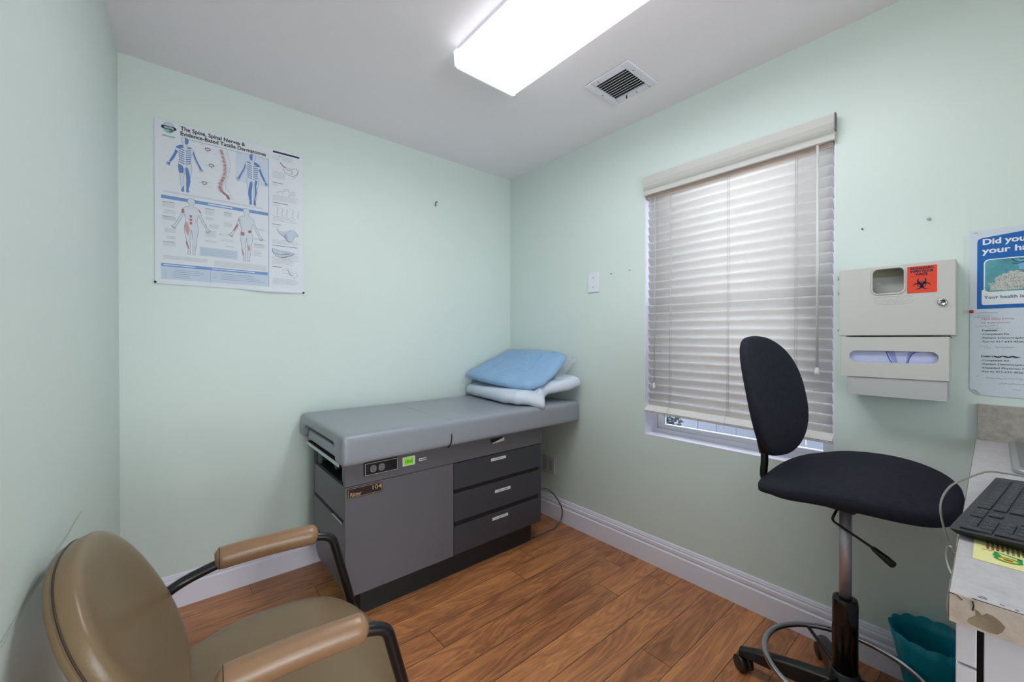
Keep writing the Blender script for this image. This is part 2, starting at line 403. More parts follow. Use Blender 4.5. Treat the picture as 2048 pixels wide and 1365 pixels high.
# ================================================================= WINDOW
win = empty('window_1', (XR + .1, .8265, WZ0), None, None); win['kind'] = 'structure'
mb = MB(); e = .004
mb.box(XR - .001, XR + .086, WY0, WY0 + e, WZ0, WZ1); mb.box(XR - .001, XR + .086, WY1 - e, WY1, WZ0, WZ1)
mb.box(XR - .001, XR + .086, WY0, WY1, WZ0, WZ0 + e); mb.box(XR - .001, XR + .086, WY0, WY1, WZ1 - e, WZ1); mb.build('window_reveal', TRIM, win)
def rect_frame(mb, x0, x1, y0, y1, z0, z1, w, wb=None):
    wb = wb or w
    mb.box(x0, x1, y0, y0 + w, z0, z1); mb.box(x0, x1, y1 - w, y1, z0, z1); mb.box(x0, x1, y0 + w, y1 - w, z0, z0 + wb); mb.box(x0, x1, y0 + w, y1 - w, z1 - w, z1)
mb = MB(); rect_frame(mb, XR + .086, XR + .15, WY0, WY1, WZ0, WZ1, .022, .026); mb.build('window_frame', VINYL, win, bevel=.002)
mb = MB(); rect_frame(mb, XR + .100, XR + .128, WY0 + .022, WY1 - .022, WZ0 + .026, 1.42, .036, .024); rect_frame(mb, XR + .128, XR + .148, WY0 + .022, WY1 - .022, 1.39, WZ1 - .022, .036)
mb.build('window_sash', VINYL, win, bevel=.002)
mb = MB(); mb.box(XR + .112, XR + .115, WY0 + .058, WY1 - .058, WZ0 + .05, 1.385); mb.box(XR + .137, XR + .139, WY0 + .058, WY1 - .058, 1.425, WZ1 - .058); mb.build('glass_pane', GLASS, win)

# outdoors
tag(MB().box(2.35, 7, -4, 7, -.35, -.30).build('outdoor_ground', GROUND), kind='structure')
fn = empty('vinyl_fence', (3.6, 1.5, -.3), 'white vinyl fence standing outside the window, seen under the blind', 'fence')
mb = MB()
for k in range(34): mb.box(3.6, 3.625, -1.5 + k * .16, -1.5 + k * .16 + .152, -.3, 1.3)
mb.build('fence_panel', FENCEM, fn)
for y in (-.2, 1.05, 2.3): MB().box(3.53, 3.60, y, y + .11, -.3, 1.4).build('fence_post', FENCEM, fn)
bs = empty('garden_bush', (3.0, 1.72, -.3), 'dark green bush outside, visible through the gap under the blind', 'bush')
mb = MB(); rnd = random.Random(3)
for k in range(1600):
    a, b2, r = rnd.uniform(0, 6.28), rnd.uniform(-1.2, 1.5), rnd.uniform(.6, 1) ** .5
    c = Vector((3.0 + .20 * r * math.cos(a) * math.cos(b2), 1.80 + .34 * r * math.sin(a) * math.cos(b2), .30 + .45 * r * math.sin(b2)))
    u = Vector((rnd.gauss(0, 1), rnd.gauss(0, 1), rnd.gauss(0, 1))).normalized() * .028; w = u.orthogonal().normalized() * .012
    mb.poly([c - u, c + w, c + u, c - w])
mb.build('foliage', BUSHM, bs, recalc=False)
MB().tube([(3.0, 1.8, -.3), (3.0, 1.8, .3)], .02).build('stem', WORN, bs)

# ================================================================= BLIND
bl = empty('window_blind', (2.03, .8265, .82), 'cream horizontal slat blind with moulded valance hanging in the window', 'blind')
BY0, BY1 = .417, 1.233
VP = [(1.984, 2.103), (1.986, 2.070), (1.990, 2.056), (1.984, 2.050), (1.986, 2.045), (1.990, 2.041), (1.984, 2.036), (1.992, 2.028), (1.987, 2.020), (1.987, 2.004), (1.996, 2.002), (1.998, 2.103)]
mb = MB(); mb.prism([(x, .404, z) for x, z in VP], (0, .833, 0)); mb.box(1.998, 2.05, .404, .410, 2.004, 2.098); mb.box(1.998, 2.05, 1.231, 1.237, 2.004, 2.098)
va = mb.build('valance', VAL, bl)
MB().box(1.982, 1.999, .3995, .4035, 2.036, 2.104).build('valance_gap_strip', DARKEDGE, va)  # dark strip stands in for the shaded gap at the valance's end
MB().box(2.020, 2.066, BY0 - .004, BY1 + .002, 1.990, 2.094).build('headrail', M('headrail_tan', (226, 205, 192), .5), bl)
NS = 27; PZ = .0430; ZT = 1.988; TILT = math.radians(62)
mb = MB()
for k in range(NS):
    zc = ZT - k * PZ; xc = 2.040
    prof = []
    for side in (1, -1):
        rng_ = range(7) if side == 1 else range(6, -1, -1)
        for i in rng_:
            t = (i / 6 - .5); w = t * .050; h = (.0032 * (1 - 4 * t * t)) + (.0011 * side)
            # w runs from the room-side top edge to the outer bottom edge, h bows toward the room
            prof.append((xc + w * math.cos(TILT) - h * math.sin(TILT), zc - w * math.sin(TILT) - h * math.cos(TILT)))
    sag = .0006 * k
    n = len(prof); vs = [(x, BY0, z - sag) for x, z in prof] + [(x, BY1, z) for x, z in prof]
    mb.add(vs, [tuple(range(n)), tuple(range(2 * n - 1, n - 1, -1))])
    mb.add(vs, [((i + 1) % n, i, n + i, n + (i + 1) % n) for i in range(n)], True)
mb.build('slats', BLIND, bl)
mb = MB()
pr = [(2.052, .868), (2.058, .862), (2.020, .822), (2.010, .8225), (2.0065, .831), (2.009, .836)]
n = len(pr); vs = [(x, .412, z - .016) for x, z in pr] + [(x, 1.244, z) for x, z in pr]
mb.add(vs, [tuple(range(n)), tuple(range(2 * n - 1, n - 1, -1))] + [((i + 1) % n, i, n + i, n + (i + 1) % n) for i in range(n)]); br = mb.build('bottom_rail', BLIND, bl)
mb = MB()
for off in (.0, .0085):
    vs = [(2.0078 + off * .95, .411, .8165 - off * .95), (2.0078 + off * .95, 1.245, .8325 - off * .95)]
    mb.tube(vs, .0011, 6)
mb.build('rail_groove', DARKEDGE, br)
for y in (1.101, .812, .540):
    mb = MB()
    for dx in (2.0265,):
        mb.tube([(dx - .0, y - .004, 2.01), (dx - .002, y - .004, .86)], .0009, 6); mb.tube([(dx, y + .003, 2.01), (dx - .002, y + .004, .86)], .0009, 6)
    mb.tube(spline([(2.02, y + .004, .865), (2.000, y + .004, .845), (2.0, y + .012, .80 if y == .812 else .815), (2.004, y + .03, .80 if y == .812 else .815), (2.004, y + .036, .83)], 5), .0009, 6)
    mb.build('ladder_cord', CORD, bl)
mb = MB(); mb.tube([(2.012, 1.187, 2.01), (2.010, 1.187, .985)], .001, 6); mb.tube([(2.012, 1.180, 2.01), (2.010, 1.182, .985)], .001, 6); pc = mb.build('pull_cord', CORD, bl)
MB().lathe([(.003, .012), (.006, .006), (.009, -.012), (.008, -.017), (0, -.017)], (2.008, 1.184, .975), seg=14).build('cord_tassel', WAND, pc)
wd = MB().tube([(1.990, .459, 1.998), (1.986, .456, 1.10)], .0045, 8).build('tilt_wand', WAND, bl)
MB().lathe([(.0045, .02), (.008, .014), (.010, -.002), (.008, -.012), (0, -.012)], (1.986, .456, 1.09), seg=12).build('wand_knob', WAND, wd)

# ================================================================= CEILING LAMP AND VENT
lp = empty('ceiling_light', (1.08, .85, ZC), 'long white fluorescent ceiling lamp with glowing prismatic diffuser', 'ceiling light')
LX0, LX1, LY0, LY1 = .916, 1.246, .232, 1.452
mb = MB(); sec = [(LX0 + .016, 2.428), (LX0, 2.410), (LX0 + .004, 2.364), (LX0 + .018, 2.356), (LX1 - .018, 2.356), (LX1 - .004, 2.364), (LX1, 2.410), (LX1 - .016, 2.428)]
bot = [sec[2], sec[3], sec[4], sec[5], (LX1 - .02, 2.372), (LX0 + .02, 2.372)]
mb.prism([(x, LY0 + .006, z) for x, z in bot], (0, LY1 - LY0 - .012, 0)); mb.build('diffuser', DIFF, lp)
for q in ([sec[0], sec[1], sec[2], (sec[2][0] + .012, sec[2][1] + .008), (LX0 + .03, 2.426)], [sec[7], sec[6], sec[5], (sec[5][0] - .012, sec[5][1] + .008), (LX1 - .03, 2.426)]):
    MB().prism([(x, LY0 + .006, z) for x, z in q], (0, LY1 - LY0 - .012, 0)).build('diffuser_side', DIFFS, lp)
MB().box(LX0 + .012, LX1 - .012, LY0 + .004, LY1 - .004, 2.426, ZC).build('lamp_housing', VINYL, lp)
for y in (LY0, LY1 - .006):
    MB().prism([(x + (-.003 if x < 1.08 else .003), y, z + (-.003 if z < 2.4 else .008)) for x, z in sec], (0, .006, 0)).build('end_cap', M('end_cap_acrylic', (236, 242, 242), .4, emit=.55), lp)

vt = empty('ceiling_vent', (1.66, 1.155, ZC), 'square white louvred air vent in the ceiling beside the lamp', 'vent')
vx0, vx1, vy0, vy1 = 1.537, 1.778, 1.033, 1.278; m_ = .038
mb = MB()
zt, zb = ZC, ZC - .009
for (a, b, c, d) in ((vx0, vx1, vy0, vy0 + m_), (vx0, vx1, vy1 - m_, vy1), (vx0, vx0 + m_, vy0 + m_, vy1 - m_), (vx1 - m_, vx1, vy0 + m_, vy1 - m_)): mb.box(a, b, c, d, zb, zt)
mb.build('vent_frame', VINYL, vt, bevel=.003)
MB().box(vx0 + m_, vx1 - m_, vy0 + m_, vy1 - m_, ZC - .0015, ZC).build('vent_duct', M('duct_dark', (62, 63, 68), .8), vt)
for k in range(9):
    x = vx0 + m_ + .008 + k * (vx1 - vx0 - 2 * m_ - .012) / 8.6
    MB().frame((x, vy0 + m_, ZC - .0105), (.010, 0, .008), (0, vy1 - vy0 - 2 * m_, 0), (.0012, 0, -.0012)).build('louvre', VINYL, vt)
for (x, y) in ((vx0 + .018, vy1 - .07), (vx0 + .07, vy0 + .02), (vx1 - .02, vy0 + .10), (vx0 + .12, vy1 - .018)):
    MB().lathe([(.0035, 0), (.003, -.002), (0, -.0025)], (x, y, zb), seg=10).build('screw', SOCK, vt)
MB().tube([(vx1 - .03, vy0 + .15, zb), (vx1 - .03, vy0 + .15, zb - .014)], .003, 8).build('damper_lever', BLK, vt)

# ================================================================= WALL PLATES, NAILS
pl = empty('blank_wall_plate', (XR, 1.60, 1.57), 'small blank white cover plate on the right wall left of the window', 'wall plate')
MB().box(XR - .007, XR, 1.560, 1.641, 1.512, 1.634).build('plate', M('plate_white', (232, 234, 244), .4), pl, bevel=.002)
for z in (1.545, 1.602): MB().lathe([(.0035, 0), (.003, -.0015), (0, -.002)], (XR - .007, 1.60, z), 'x', seg=10).build('screw', SOCK, pl)
ot = empty('wall_outlet', (XR, 1.985, .355), 'white electrical outlet low on the right wall behind the exam table', 'outlet')
MB().box(XR - .008, XR, 1.928, 2.042, .297, .413).build('plate', M('outlet_white', (200, 202, 210), .4), ot, bevel=.003)
for y in (1.958, 2.012): MB().box(XR - .011, XR - .007, y - .017, y + .017, .322, .388).build('receptacle', M('receptacle_grey', (176, 178, 188), .4), ot, bevel=.002)
hk = empty('wall_hook', (1.37, YB, 2.12), 'tiny dark screw and bent picture hook left in the back wall', 'hook')
MB().tube([(1.370, YB, 2.131), (1.370, YB - .016, 2.131), (1.374, YB - .018, 2.136)], .0035, 8).build('screw', DARKEDGE, hk)
MB().tube([(1.369 + .005 * math.cos(a / 10 * 6.28), YB - .004, 2.116 + .008 * math.sin(a / 10 * 6.28)) for a in range(10)], .002, 6, closed=True).build('hook_ring', SOCK, hk)
for (y, z, lb) in ((1.469, 1.611, 'tiny nail in the right wall just right of the blank cover plate'), (1.342, 1.615, 'tiny nail in the right wall close to the left edge of the blind'),
                   (.324, 1.641, 'small dark nail in the right wall above the sharps cabinet'), (.147, 1.640, 'pale filled screw hole above the orange sticker side of the cabinet')):
    pale = z == 1.640
    o = MB().tube([(XR + .004, y, z), (XR - .006, y, z + .001)], .003 if not pale else .005, 8).build('wall_nail', SOCK if not pale else M('filled_plug', (186, 196, 196), .5), origin=(XR, y, z))
    tag(o, lb, 'nail')

# ================================================================= SPINE POSTER
PX, PZ0 = -.038, 1.471; PY = YB - .0047
def pp(u, v, lift=0.0): return (PX + u, PY - .00012 - lift * .3, PZ0 + v)
po = empty('spine_poster', (PX + .3, YB, PZ0), 'large white anatomical wall chart of the spine and dermatomes pinned to the back wall', 'poster')
def paper(u, v):
    # the sheet bows slightly off the wall; the bottom right corner curls
    y = YB - .0042 - .0004 * math.sin(u * 9) * (1 - v) ** 2 - (.010 * max(0, (.022 - v) / .022) ** 2 * max(0, math.sin(max(0, (u - .5) / .5) * math.pi)))
    x = PX + u * .602 + (.004 if v > .99 else 0) * 0; z = PZ0 + v * .735
    if u > .5 and v < .12: z -= .006 * (1 - v / .12) * math.sin((u - .5) / .5 * math.pi)
    return (x, y, z)
mb = MB(); mb.grid(paper, 40, 90); sheet = mb.build('paper', PAPER, po)
pal = {}; ART = ['background_tint']
def art(n): ART[0] = n
def ink(m):
    return pal.setdefault(ART[0], {}).setdefault(m.name, (m, MB()))[1]
LV = {}
def rectp(m, u0, v0, u1, v1, lift=0.0): ink(m).poly([pp(u0, v0, lift), pp(u1, v0, lift), pp(u1, v1, lift), pp(u0, v1, lift)])
def polyp(m, pts, lift=0.0): ink(m).poly([pp(u, v, lift) for u, v in pts])
def linep(m, pts, w=.0012, lift=0.0002):
    for (a, b) in zip(pts[:-1], pts[1:]):
        d = Vector((b[0] - a[0], b[1] - a[1])); 
        if d.length < 1e-6: continue
        d.normalize(); n = Vector((-d.y, d.x)) * w / 2
        ink(m).poly([pp(a[0] - n.x, a[1] - n.y, lift), pp(b[0] - n.x, b[1] - n.y, lift), pp(b[0] + n.x, b[1] + n.y, lift), pp(a[0] + n.x, a[1] + n.y, lift)])
def circ(c, rx, ry, n=24): return [(c[0] + rx * math.cos(6.2832 * k / n), c[1] + ry * math.sin(6.2832 * k / n)) for k in range(n)]
# panel tints
rectp(M('tint_blue', (208, 220, 236), .45), .30, .528, .440, .671)
rectp(PALEB, .021, .022, .435, .079)
rectp(PALEB, .158, .143, .306, .185)
rectp(BANDB, .022, .383, .437, .398, .0001); rectp(BANDB, .021, .079, .435, .093, .0001)
rectp(NAVY, .459, .715, .583, .724)
linep(GREYD, [(.09, .672), (.441, .672)], .0014); linep(BANDB, [(.440, .672), (.439, .021)], .002); linep(BANDB, [(.199, .084), (.199, .018)], .0012)
# emblem
art('emblem')
polyp(M('emblem_teal', (148, 196, 206), .5), circ((.049, .703), .021, .025)); polyp(PALEB, circ((.049, .712), .014, .012), .0002); polyp(GREENP, [(.052, .682), (.066, .690), (.060, .696), (.050, .690)], .0003)
polyp(NAVY, [(u, v) for u, v in rrect((.0495, .703), .053, .015, .007)], .0004); rectp(M('emblem_green', (150, 180, 168), .5), .026, .662, .071, .668)
rectp(WHITEP, .033, .704, .066, .7065, .0006); rectp(WHITEP, .033, .6995, .066, .7015, .0006)
# figures
HALF = [(.0, 1.0), (.045, .99), (.062, .95), (.052, .90), (.03, .872), (.034, .855), (.09, .838), (.135, .81), (.155, .75), (.175, .68), (.205, .62), (.245, .545), (.262, .515), (.298, .480), (.318, .462), (.312, .455), (.292, .466), (.304, .436), (.296, .432), (.280, .456), (.280, .424), (.271, .423), (.266, .452), (.258, .428),
        (.250, .430), (.248, .462), (.240, .49), (.215, .525), (.172, .595), (.145, .66), (.118, .72), (.108, .69), (.096, .62), (.094, .57), (.112, .50), (.116, .44), (.104, .36), (.084, .27), (.086, .20), (.072, .12), (.052, .06), (.066, .02), (.058, .0), (.018, .002), (.022, .07), (.018, .16), (.026, .24), (.012, .33), (.004, .44), (0, .45)]
def figure(cx, cy, h, sx, m_fill, m_line=None, lift=.0003):
    for s in (1, -1):
        pts = [(cx + s * u * h * sx, cy + v * h) for u, v in HALF]
        if s < 0: pts = pts[::-1]
        if m_fill: polyp(m_fill, pts, lift)
        if m_line: linep(m_line, [(cx + s * u * h * sx, cy + v * h) for u, v in HALF[:-1]], .0011, lift + .0002)
def fb(cx, cy, h, sx, pts, m=FIGB, lift=.0006): polyp(m, [(cx + u * h * sx, cy + v * h) for u, v in pts], lift)
for (cx, cy, h, flip) in ((.106, .428, .25, 1), (.370, .424, .254, -1)):
    art('body_figure#%d' % flip)
    figure(cx, cy, h, .86, FIGP, FIGB)
    f = flip
    def F(pts): fb(cx, cy, h, .86, [(u * f, v) for u, v in pts])
    F([(0, 1), (.04, .985), (.058, .95), (.05, .90), (.028, .872), (0, .88)])
    F([(-.135, .81), (-.09, .838), (-.034, .85), (-.02, .80), (-.10, .775), (-.15, .77)]); F([(.02, .82), (.09, .835), (.11, .815), (.05, .80)])
    F([(-.155, .74), (-.118, .72), (-.172, .595), (-.23, .50), (-.262, .50), (-.205, .62)]); F([(.140, .79), (.165, .72), (.205, .62), (.262, .515), (.292, .455), (.246, .46), (.225, .53), (.175, .62), (.13, .73)])
    F([(-.24, .5), (-.30, .47), (-.262, .44), (-.246, .448)])
    for k in range(7):
        v = .775 - k * .040; w = .104 - .002 * k; t = .017
        F([(-w, v + .012), (-.05, v - .002), (-.012, v - .014), (-.012, v - .014 - t), (-.05, v - .002 - t), (-w, v + .012 - t)])
        F([(w, v + .012), (.05, v - .002), (.012, v - .014), (.012, v - .014 - t), (.05, v - .002 - t), (w, v + .012 - t)])
    F([(-.112, .49), (-.05, .48), (-.02, .42), (-.03, .34), (-.09, .33), (-.116, .42)] if f == 1 else [(-.095, .49), (-.05, .50), (-.035, .40), (-.045, .25), (-.03, .10), (-.066, .02), (-.05, .1), (-.082, .25), (-.07, .38)])
    F([(.01, .46), (.05, .44), (.075, .34), (.084, .27), (.086, .20), (.06, .08), (.062, .01), (.02, .0), (.025, .10), (.02, .22), (.012, .33)])
    F([(-.02, .12), (-.055, .06), (-.062, .0), (-.02, .0)])
art('body_figure#3'); figure(.128, .143, .26, .86, FIGP, GREYD); art('body_figure#4'); figure(.343, .139, .262, .86, FIGP, GREYD)
def G(cx, cy, h, pts, m): art('body_figure#3' if cx < .2 else 'body_figure#4'); fb(cx, cy, h, .86, pts, m, .0007)
G(.128, .143, .26, [(-.15, .79), (-.12, .80), (-.11, .74), (-.14, .71), (-.165, .74)], REDP); G(.128, .143, .26, [(.10, .835), (.14, .81), (.165, .76), (.13, .78)], REDP)
for k in range(3): G(.128, .143, .26, [(-.03, .70 - k * .06), (.012, .70 - k * .06), (.012, .66 - k * .06), (-.03, .66 - k * .06)], REDP)
G(.128, .143, .26, [(-.10, .58), (-.06, .56), (-.03, .45), (-.05, .33), (-.09, .40), (-.112, .48)], PINKP); G(.128, .143, .26, [(-.08, .24), (-.06, .2), (-.035, .09), (-.05, .10), (-.085, .19)], REDP); G(.128, .143, .26, [(.08, .2), (.06, .16), (.035, .08), (.05, .15)], REDP)
G(.128, .143, .26, [(.19, .66), (.21, .62), (.255, .52), (.24, .53)], REDP); G(.128, .143, .26, [(.05, .66), (.08, .60), (.09, .54), (.07, .60)], PINKP)
G(.343, .139, .262, [(-.15, .79), (-.11, .78), (-.12, .72), (-.15, .74)], PINKP); G(.343, .139, .262, [(-.17, .68), (-.15, .66), (-.23, .53), (-.24, .56)], REDP)
G(.343, .139, .262, [(-.10, .54), (-.05, .55), (-.03, .50), (-.07, .47), (-.105, .49)], REDP); G(.343, .139, .262, [(.03, .58), (.07, .60), (.10, .57), (.07, .54), (.03, .55)], REDP)
G(.343, .139, .262, [(.02, .30), (.06, .31), (.07, .22), (.03, .20)], PINKP); G(.343, .139, .262, [(-.08, .24), (-.07, .22), (-.04, .08), (-.07, .14)], REDP)
# spine drawing
art('spine_drawing')
SP = [(.242, .659), (.246, .644), (.250, .625), (.254, .607), (.257, .589), (.258, .570), (.257, .551), (.252, .532), (.246, .515), (.240, .497), (.238, .479), (.243, .464), (.255, .453), (.265, .447), (.270, .438), (.273, .428)]
rn = random.Random(5)
for i in range(len(SP) - 1):
    a, b = SP[i], SP[i + 1]; w = .0045 + .0035 * min(1, i / 8) * (1 if i < 11 else .5)
    for t in (0, .34, .67):
        c = (a[0] + (b[0] - a[0]) * t, a[1] + (b[1] - a[1]) * t)
        polyp(REDP if t else GREYD, [(c[0] - w, c[1] - .0022), (c[0] + w * .7, c[1] - .001), (c[0] + w * .7, c[1] + .0026), (c[0] - w, c[1] + .0016)], .0004)
        if i < 12: polyp(PINKP, [(c[0] - w, c[1]), (c[0] - w - .008 - .005 * rn.random(), c[1] - .004), (c[0] - w, c[1] + .002)], .0003)
        if i < 12: polyp(REDP, [(c[0] + w * .7, c[1]), (c[0] + w * .7 + .007, c[1] - .001), (c[0] + w * .7, c[1] + .002)], .0003)
linep(GREYP, [(.263, .667), (.27, .635), (.279, .597), (.271, .548), (.26, .511), (.259, .484), (.276, .461), (.286, .43)], .0012)
for (u, v) in ((.189, .648), (.203, .576), (.176, .487)):
    art('vertebra_drawing#%g' % u)
    linep(GREYD, [(u + .009 * math.cos(t) * (1 + .2 * math.cos(3 * t)), v + .007 * math.sin(t)) for t in [k * .5 for k in range(13)]], .0026); linep(REDP, [(u - .014, v), (u, v + .004), (u + .014, v - .003)], .0014); linep(GREYD, [(u, v - .004), (u, v - .014)], .0016)
    for k in range(4): linep(GREYP, [(u - .026 + .03 * (k % 2), v + .016 - .010 * k), (u - .010 + .04 * (k % 2), v + .016 - .010 * k)], .0008)
art('fine_print')
def lines(u0, v1, u1, v0, n, m=GREYP, w=.0011, jit=.15):
    for k in range(n):
        v = v1 - (v1 - v0) * (k + .5) / n; e_ = u1 - (u1 - u0) * jit * rn.random()
        linep(m, [(u0, v), (e_, v)], w)
for a in ((.026, .366, .074, .345, 4), (.030, .335, .074, .318, 3), (.026, .303, .074, .288, 4), (.033, .252, .074, .232, 4), (.040, .218, .074, .205, 3), (.028, .19, .074, .172, 4),
          (.178, .366, .216, .340, 5), (.181, .330, .212, .316, 3), (.194, .298, .232, .278, 4), (.178, .268, .222, .236, 7), (.178, .22, .225, .21, 2),
          (.251, .362, .286, .345, 4), (.251, .318, .286, .294, 5), (.231, .262, .292, .250, 2), (.240, .236, .292, .224, 2), (.255, .205, .292, .198, 2),
          (.388, .311, .422, .300, 3), (.376, .262, .424, .250, 3), (.374, .228, .424, .212, 4), (.374, .20, .41, .170, 5), (.162, .181, .300, .147, 6)): lines(*a)
for a in ((.026, .370, .074, .3675, 1), (.026, .306, .074, .303, 1), (.028, .193, .074, .190, 1), (.178, .370, .216, .367, 1), (.251, .366, .286, .363, 1), (.374, .232, .424, .229, 1)): lines(*a, m=GREYD, w=.0018)
lines(.029, .420, .420, .411, 2, jit=.02); lines(.028, .130, .193, .112, 4, jit=.04); lines(.212, .127, .434, .099, 5, jit=.05)
lines(.060, .070, .180, .028, 5, GREYD, .0012, .5); lines(.240, .070, .430, .036, 4, GREYD, .0012, .5); lines(.030, .070, .040, .030, 5, jit=0); lines(.206, .070, .222, .040, 4, jit=0)
lines(.028, .0885, .15, .084, 1, WHITEP, .003); lines(.206, .0895, .40, .084, 1, WHITEP, .003); lines(.19, .3935, .29, .388, 1, WHITEP, .005)
for (a, b) in (((.457, .561), (.505, .561)), ((.457, .458), (.527, .458)), ((.455, .346), (.495, .346)), ((.454, .237), (.573, .237)), ((.454, .127), (.500, .127)), ((.485, .703), (.498, .703))): linep(GREYD, [a, b], .0026)
lines(.457, .697, .490, .680, 3); lines(.500, .706, .555, .684, 4); lines(.457, .622, .520, .585, 6); lines(.457, .553, .484, .545, 2); lines(.457, .500, .583, .470, 5); lines(.457, .392, .583, .362, 4); lines(.455, .338, .49, .330, 1)
lines(.455, .270, .583, .246, 4); lines(.500, .205, .583, .160, 6); lines(.454, .182, .56, .140, 6); lines(.457, .068, .575, .036, 6); lines(.457, .450, .49, .440, 2)
art('side_column_sketches')
linep(GREYD, [(.492, .672), (.505, .655), (.520, .650)], .004); linep(GREYD, [(.51, .655), (.505, .640), (.515, .625), (.535, .615), (.55, .612), (.565, .620), (.578, .640), (.580, .655)], .0018)
linep(REDP, [(.515, .645), (.53, .638), (.545, .645), (.55, .630), (.54, .62)], .002); linep(GREYP, [(.52, .65), (.55, .65), (.57, .66), (.575, .63), (.56, .608), (.55, .60)], .002)
for (cu_, cv_) in ((.52, .53), (.55, .522), (.49, .515), (.545, .508)):
    linep(GREYP, [(cu_ + .014 * math.cos(t), cv_ + .008 * math.sin(1.7 * t)) for t in [k * .45 for k in range(15)]], .0012)
for cu_ in (.478, .50, .522, .55, .575): linep(GREYP, [(cu_, .435), (cu_ + .004, .42), (cu_ - .002, .405), (cu_ + .003, .392)], .0018)
polyp(PALEB, [(.480, .325), (.492, .305), (.52, .312), (.545, .325), (.565, .318), (.575, .300), (.555, .292), (.548, .27), (.53, .262), (.51, .28), (.49, .296), (.476, .315)], .0002)
linep(GREYD, [(.476, .328), (.482, .310), (.492, .300), (.515, .285), (.53, .262), (.55, .268), (.556, .29), (.578, .300), (.56, .322), (.548, .33), (.53, .318), (.50, .310), (.49, .312)], .0014); linep(FIGB, [(.515, .30), (.525, .292), (.52, .282), (.512, .288), (.515, .30)], .0016)
polyp(PALEB, [(.458, .218), (.49, .212), (.53, .212), (.56, .205), (.545, .192), (.50, .176), (.47, .182), (.458, .20)], .0002)
linep(GREYD, [(.456, .222), (.456, .205), (.46, .195)], .002); linep(GREYP, [(.458, .218), (.49, .212), (.53, .212), (.56, .205), (.545, .192), (.50, .176), (.47, .182), (.458, .20), (.49, .19), (.53, .20)], .0016)
linep(GREYD, [(.52, .115), (.532, .108), (.536, .095), (.545, .088), (.555, .092)], .002); linep(GREYP, [(.50, .11), (.52, .122), (.535, .118), (.55, .100), (.565, .105), (.575, .09), (.56, .075), (.55, .08), (.535, .09), (.515, .10), (.50, .095)], .0016); linep(REDP, [(.528, .115), (.53, .1), (.54, .09)], .0016)
art('title')
text_into(ink(INK), 'The Spine, Spinal Nerves &', pp(.090, .707, .0003), (1, 0, 0), (0, 0, 1), .0175, .249, .022)
text_into(ink(INK), 'Evidence-Based Tactile Dermatomes', pp(.090, .684, .0003), (1, 0, 0), (0, 0, 1), .0175, .338, .022)
for nm, parts in pal.items():
    me_b = MB(); idx = []; mats = []
    for m, mb in parts.values():
        me_b.add(mb.v, mb.f); idx += [len(mats)] * len(mb.f); mats.append(m)
    o = me_b.build(nm.split('#')[0], mats[0], sheet, recalc=False)
    for m in mats[1:]: o.data.materials.append(m)
    o.data.polygons.foreach_set('material_index', idx)
for k, (u, v) in enumerate(((.001, .006), (.601, .001))):
    o = MB().lathe([(.0045, 0), (.0045, -.002), (.003, -.004), (.003, -.007), (.005, -.009), (.0045, -.011), (0, -.011)], (PX + u, YB, PZ0 + v), 'y', 14).build('push_pin', BLK, origin=(PX + u, YB, PZ0 + v))
    tag(o, ('black push pin at the lower left corner of the spine chart', 'black push pin at the lower right corner of the spine chart')[k], 'push pin', 'pins of the spine chart')

# ================================================================= EXAM TABLE
ex = empty('examination_table', (1.14, 2.0, 0), 'grey medical examination table with drawers and padded vinyl top in the corner', 'examination table')
EX0, EX1, EY0, EY1 = .567, 1.714, 1.75, 2.245
MB().box(EX0 + .085, EX1 - .03, 1.812, 2.20, 0, .131).build('plinth', PLINTH, ex)
# carcass: hollow look on the left end
mb = MB(); mb.box(EX0 + .10, EX1 - .002, EY0 + .022, EY1, .131, .700); mb.box(EX0 + .02, EX0 + .10, EY0 + .022, EY1 - .02, .131, .594)
mb.box(EX0 + .004, EX0 + .10, EY1 - .014, EY1, .20, .700)
mb.build('carcass', M('exam_carcass', (78, 82, 84), .45), ex)
MB().box(EX0, EX1, EY0, EY0 + .022, .600, .712).build('control_rail', BODY, ex, bevel=.0015)
MB().box(EX0, 1.0975, EY0, EY0 + .022, .131, .598).build('front_panel', BODY, ex, bevel=.0015)
def drawer(z0, z1, grip):
    d = MB().box(1.101, 1.711, EY0 + .001, EY0 + .020, z0, z1).build('drawer', DRAWER, ex, bevel=.001)
    if grip: MB().box(1.106, 1.690, EY0 + .004, EY0 + .0219, z1 + .0005, z1 + grip).build('finger_slot', VOID, d)
    return d
d3 = drawer(.133, .276, .023); d2 = drawer(.300, .442, .020); d1 = drawer(.463, .596, 0)
MB().box(1.6905, 1.711, EY0 + .002, EY0 + .021, .276, .300).build('slot_end', DRAWER, d3); MB().box(1.6905, 1.711, EY0 + .002, EY0 + .021, .442, .463).build('slot_end', DRAWER, d2)
for (x0, z0, w, d) in ((1.334, .562, .104, d1), (1.361, .384, .110, d2), (1.344, .238, .109, d3)):
    l = MB().box(x0, x0 + w, EY0 - .0005, EY0 + .001, z0, z0 + .015).build('drawer_label', LABELP, d)
    t = MB()
    r_ = random.Random(int(x0 * 1000))
    x = x0 + .02
    while x < x0 + w - .022:
        ww = r_.uniform(.003, .006); t.box(x, x + ww, EY0 - .0008, EY0 - .0005, z0 + .006, z0 + .009); x += ww + .0012
    t.build('label_print', GREYD, d)
MB().prism([(1.347, EY0 - .001, .660), (1.425, EY0 - .001, .680), (1.425, EY0 - .001, .662), (1.347, EY0 - .001, .656)], (0, .001, 0)).build('torn_label', LABELP, ex)
MB().box(1.330, 1.415, EY0 - .0006, EY0 + .0004, .664, .684).build('rail_slot', VOID, ex)
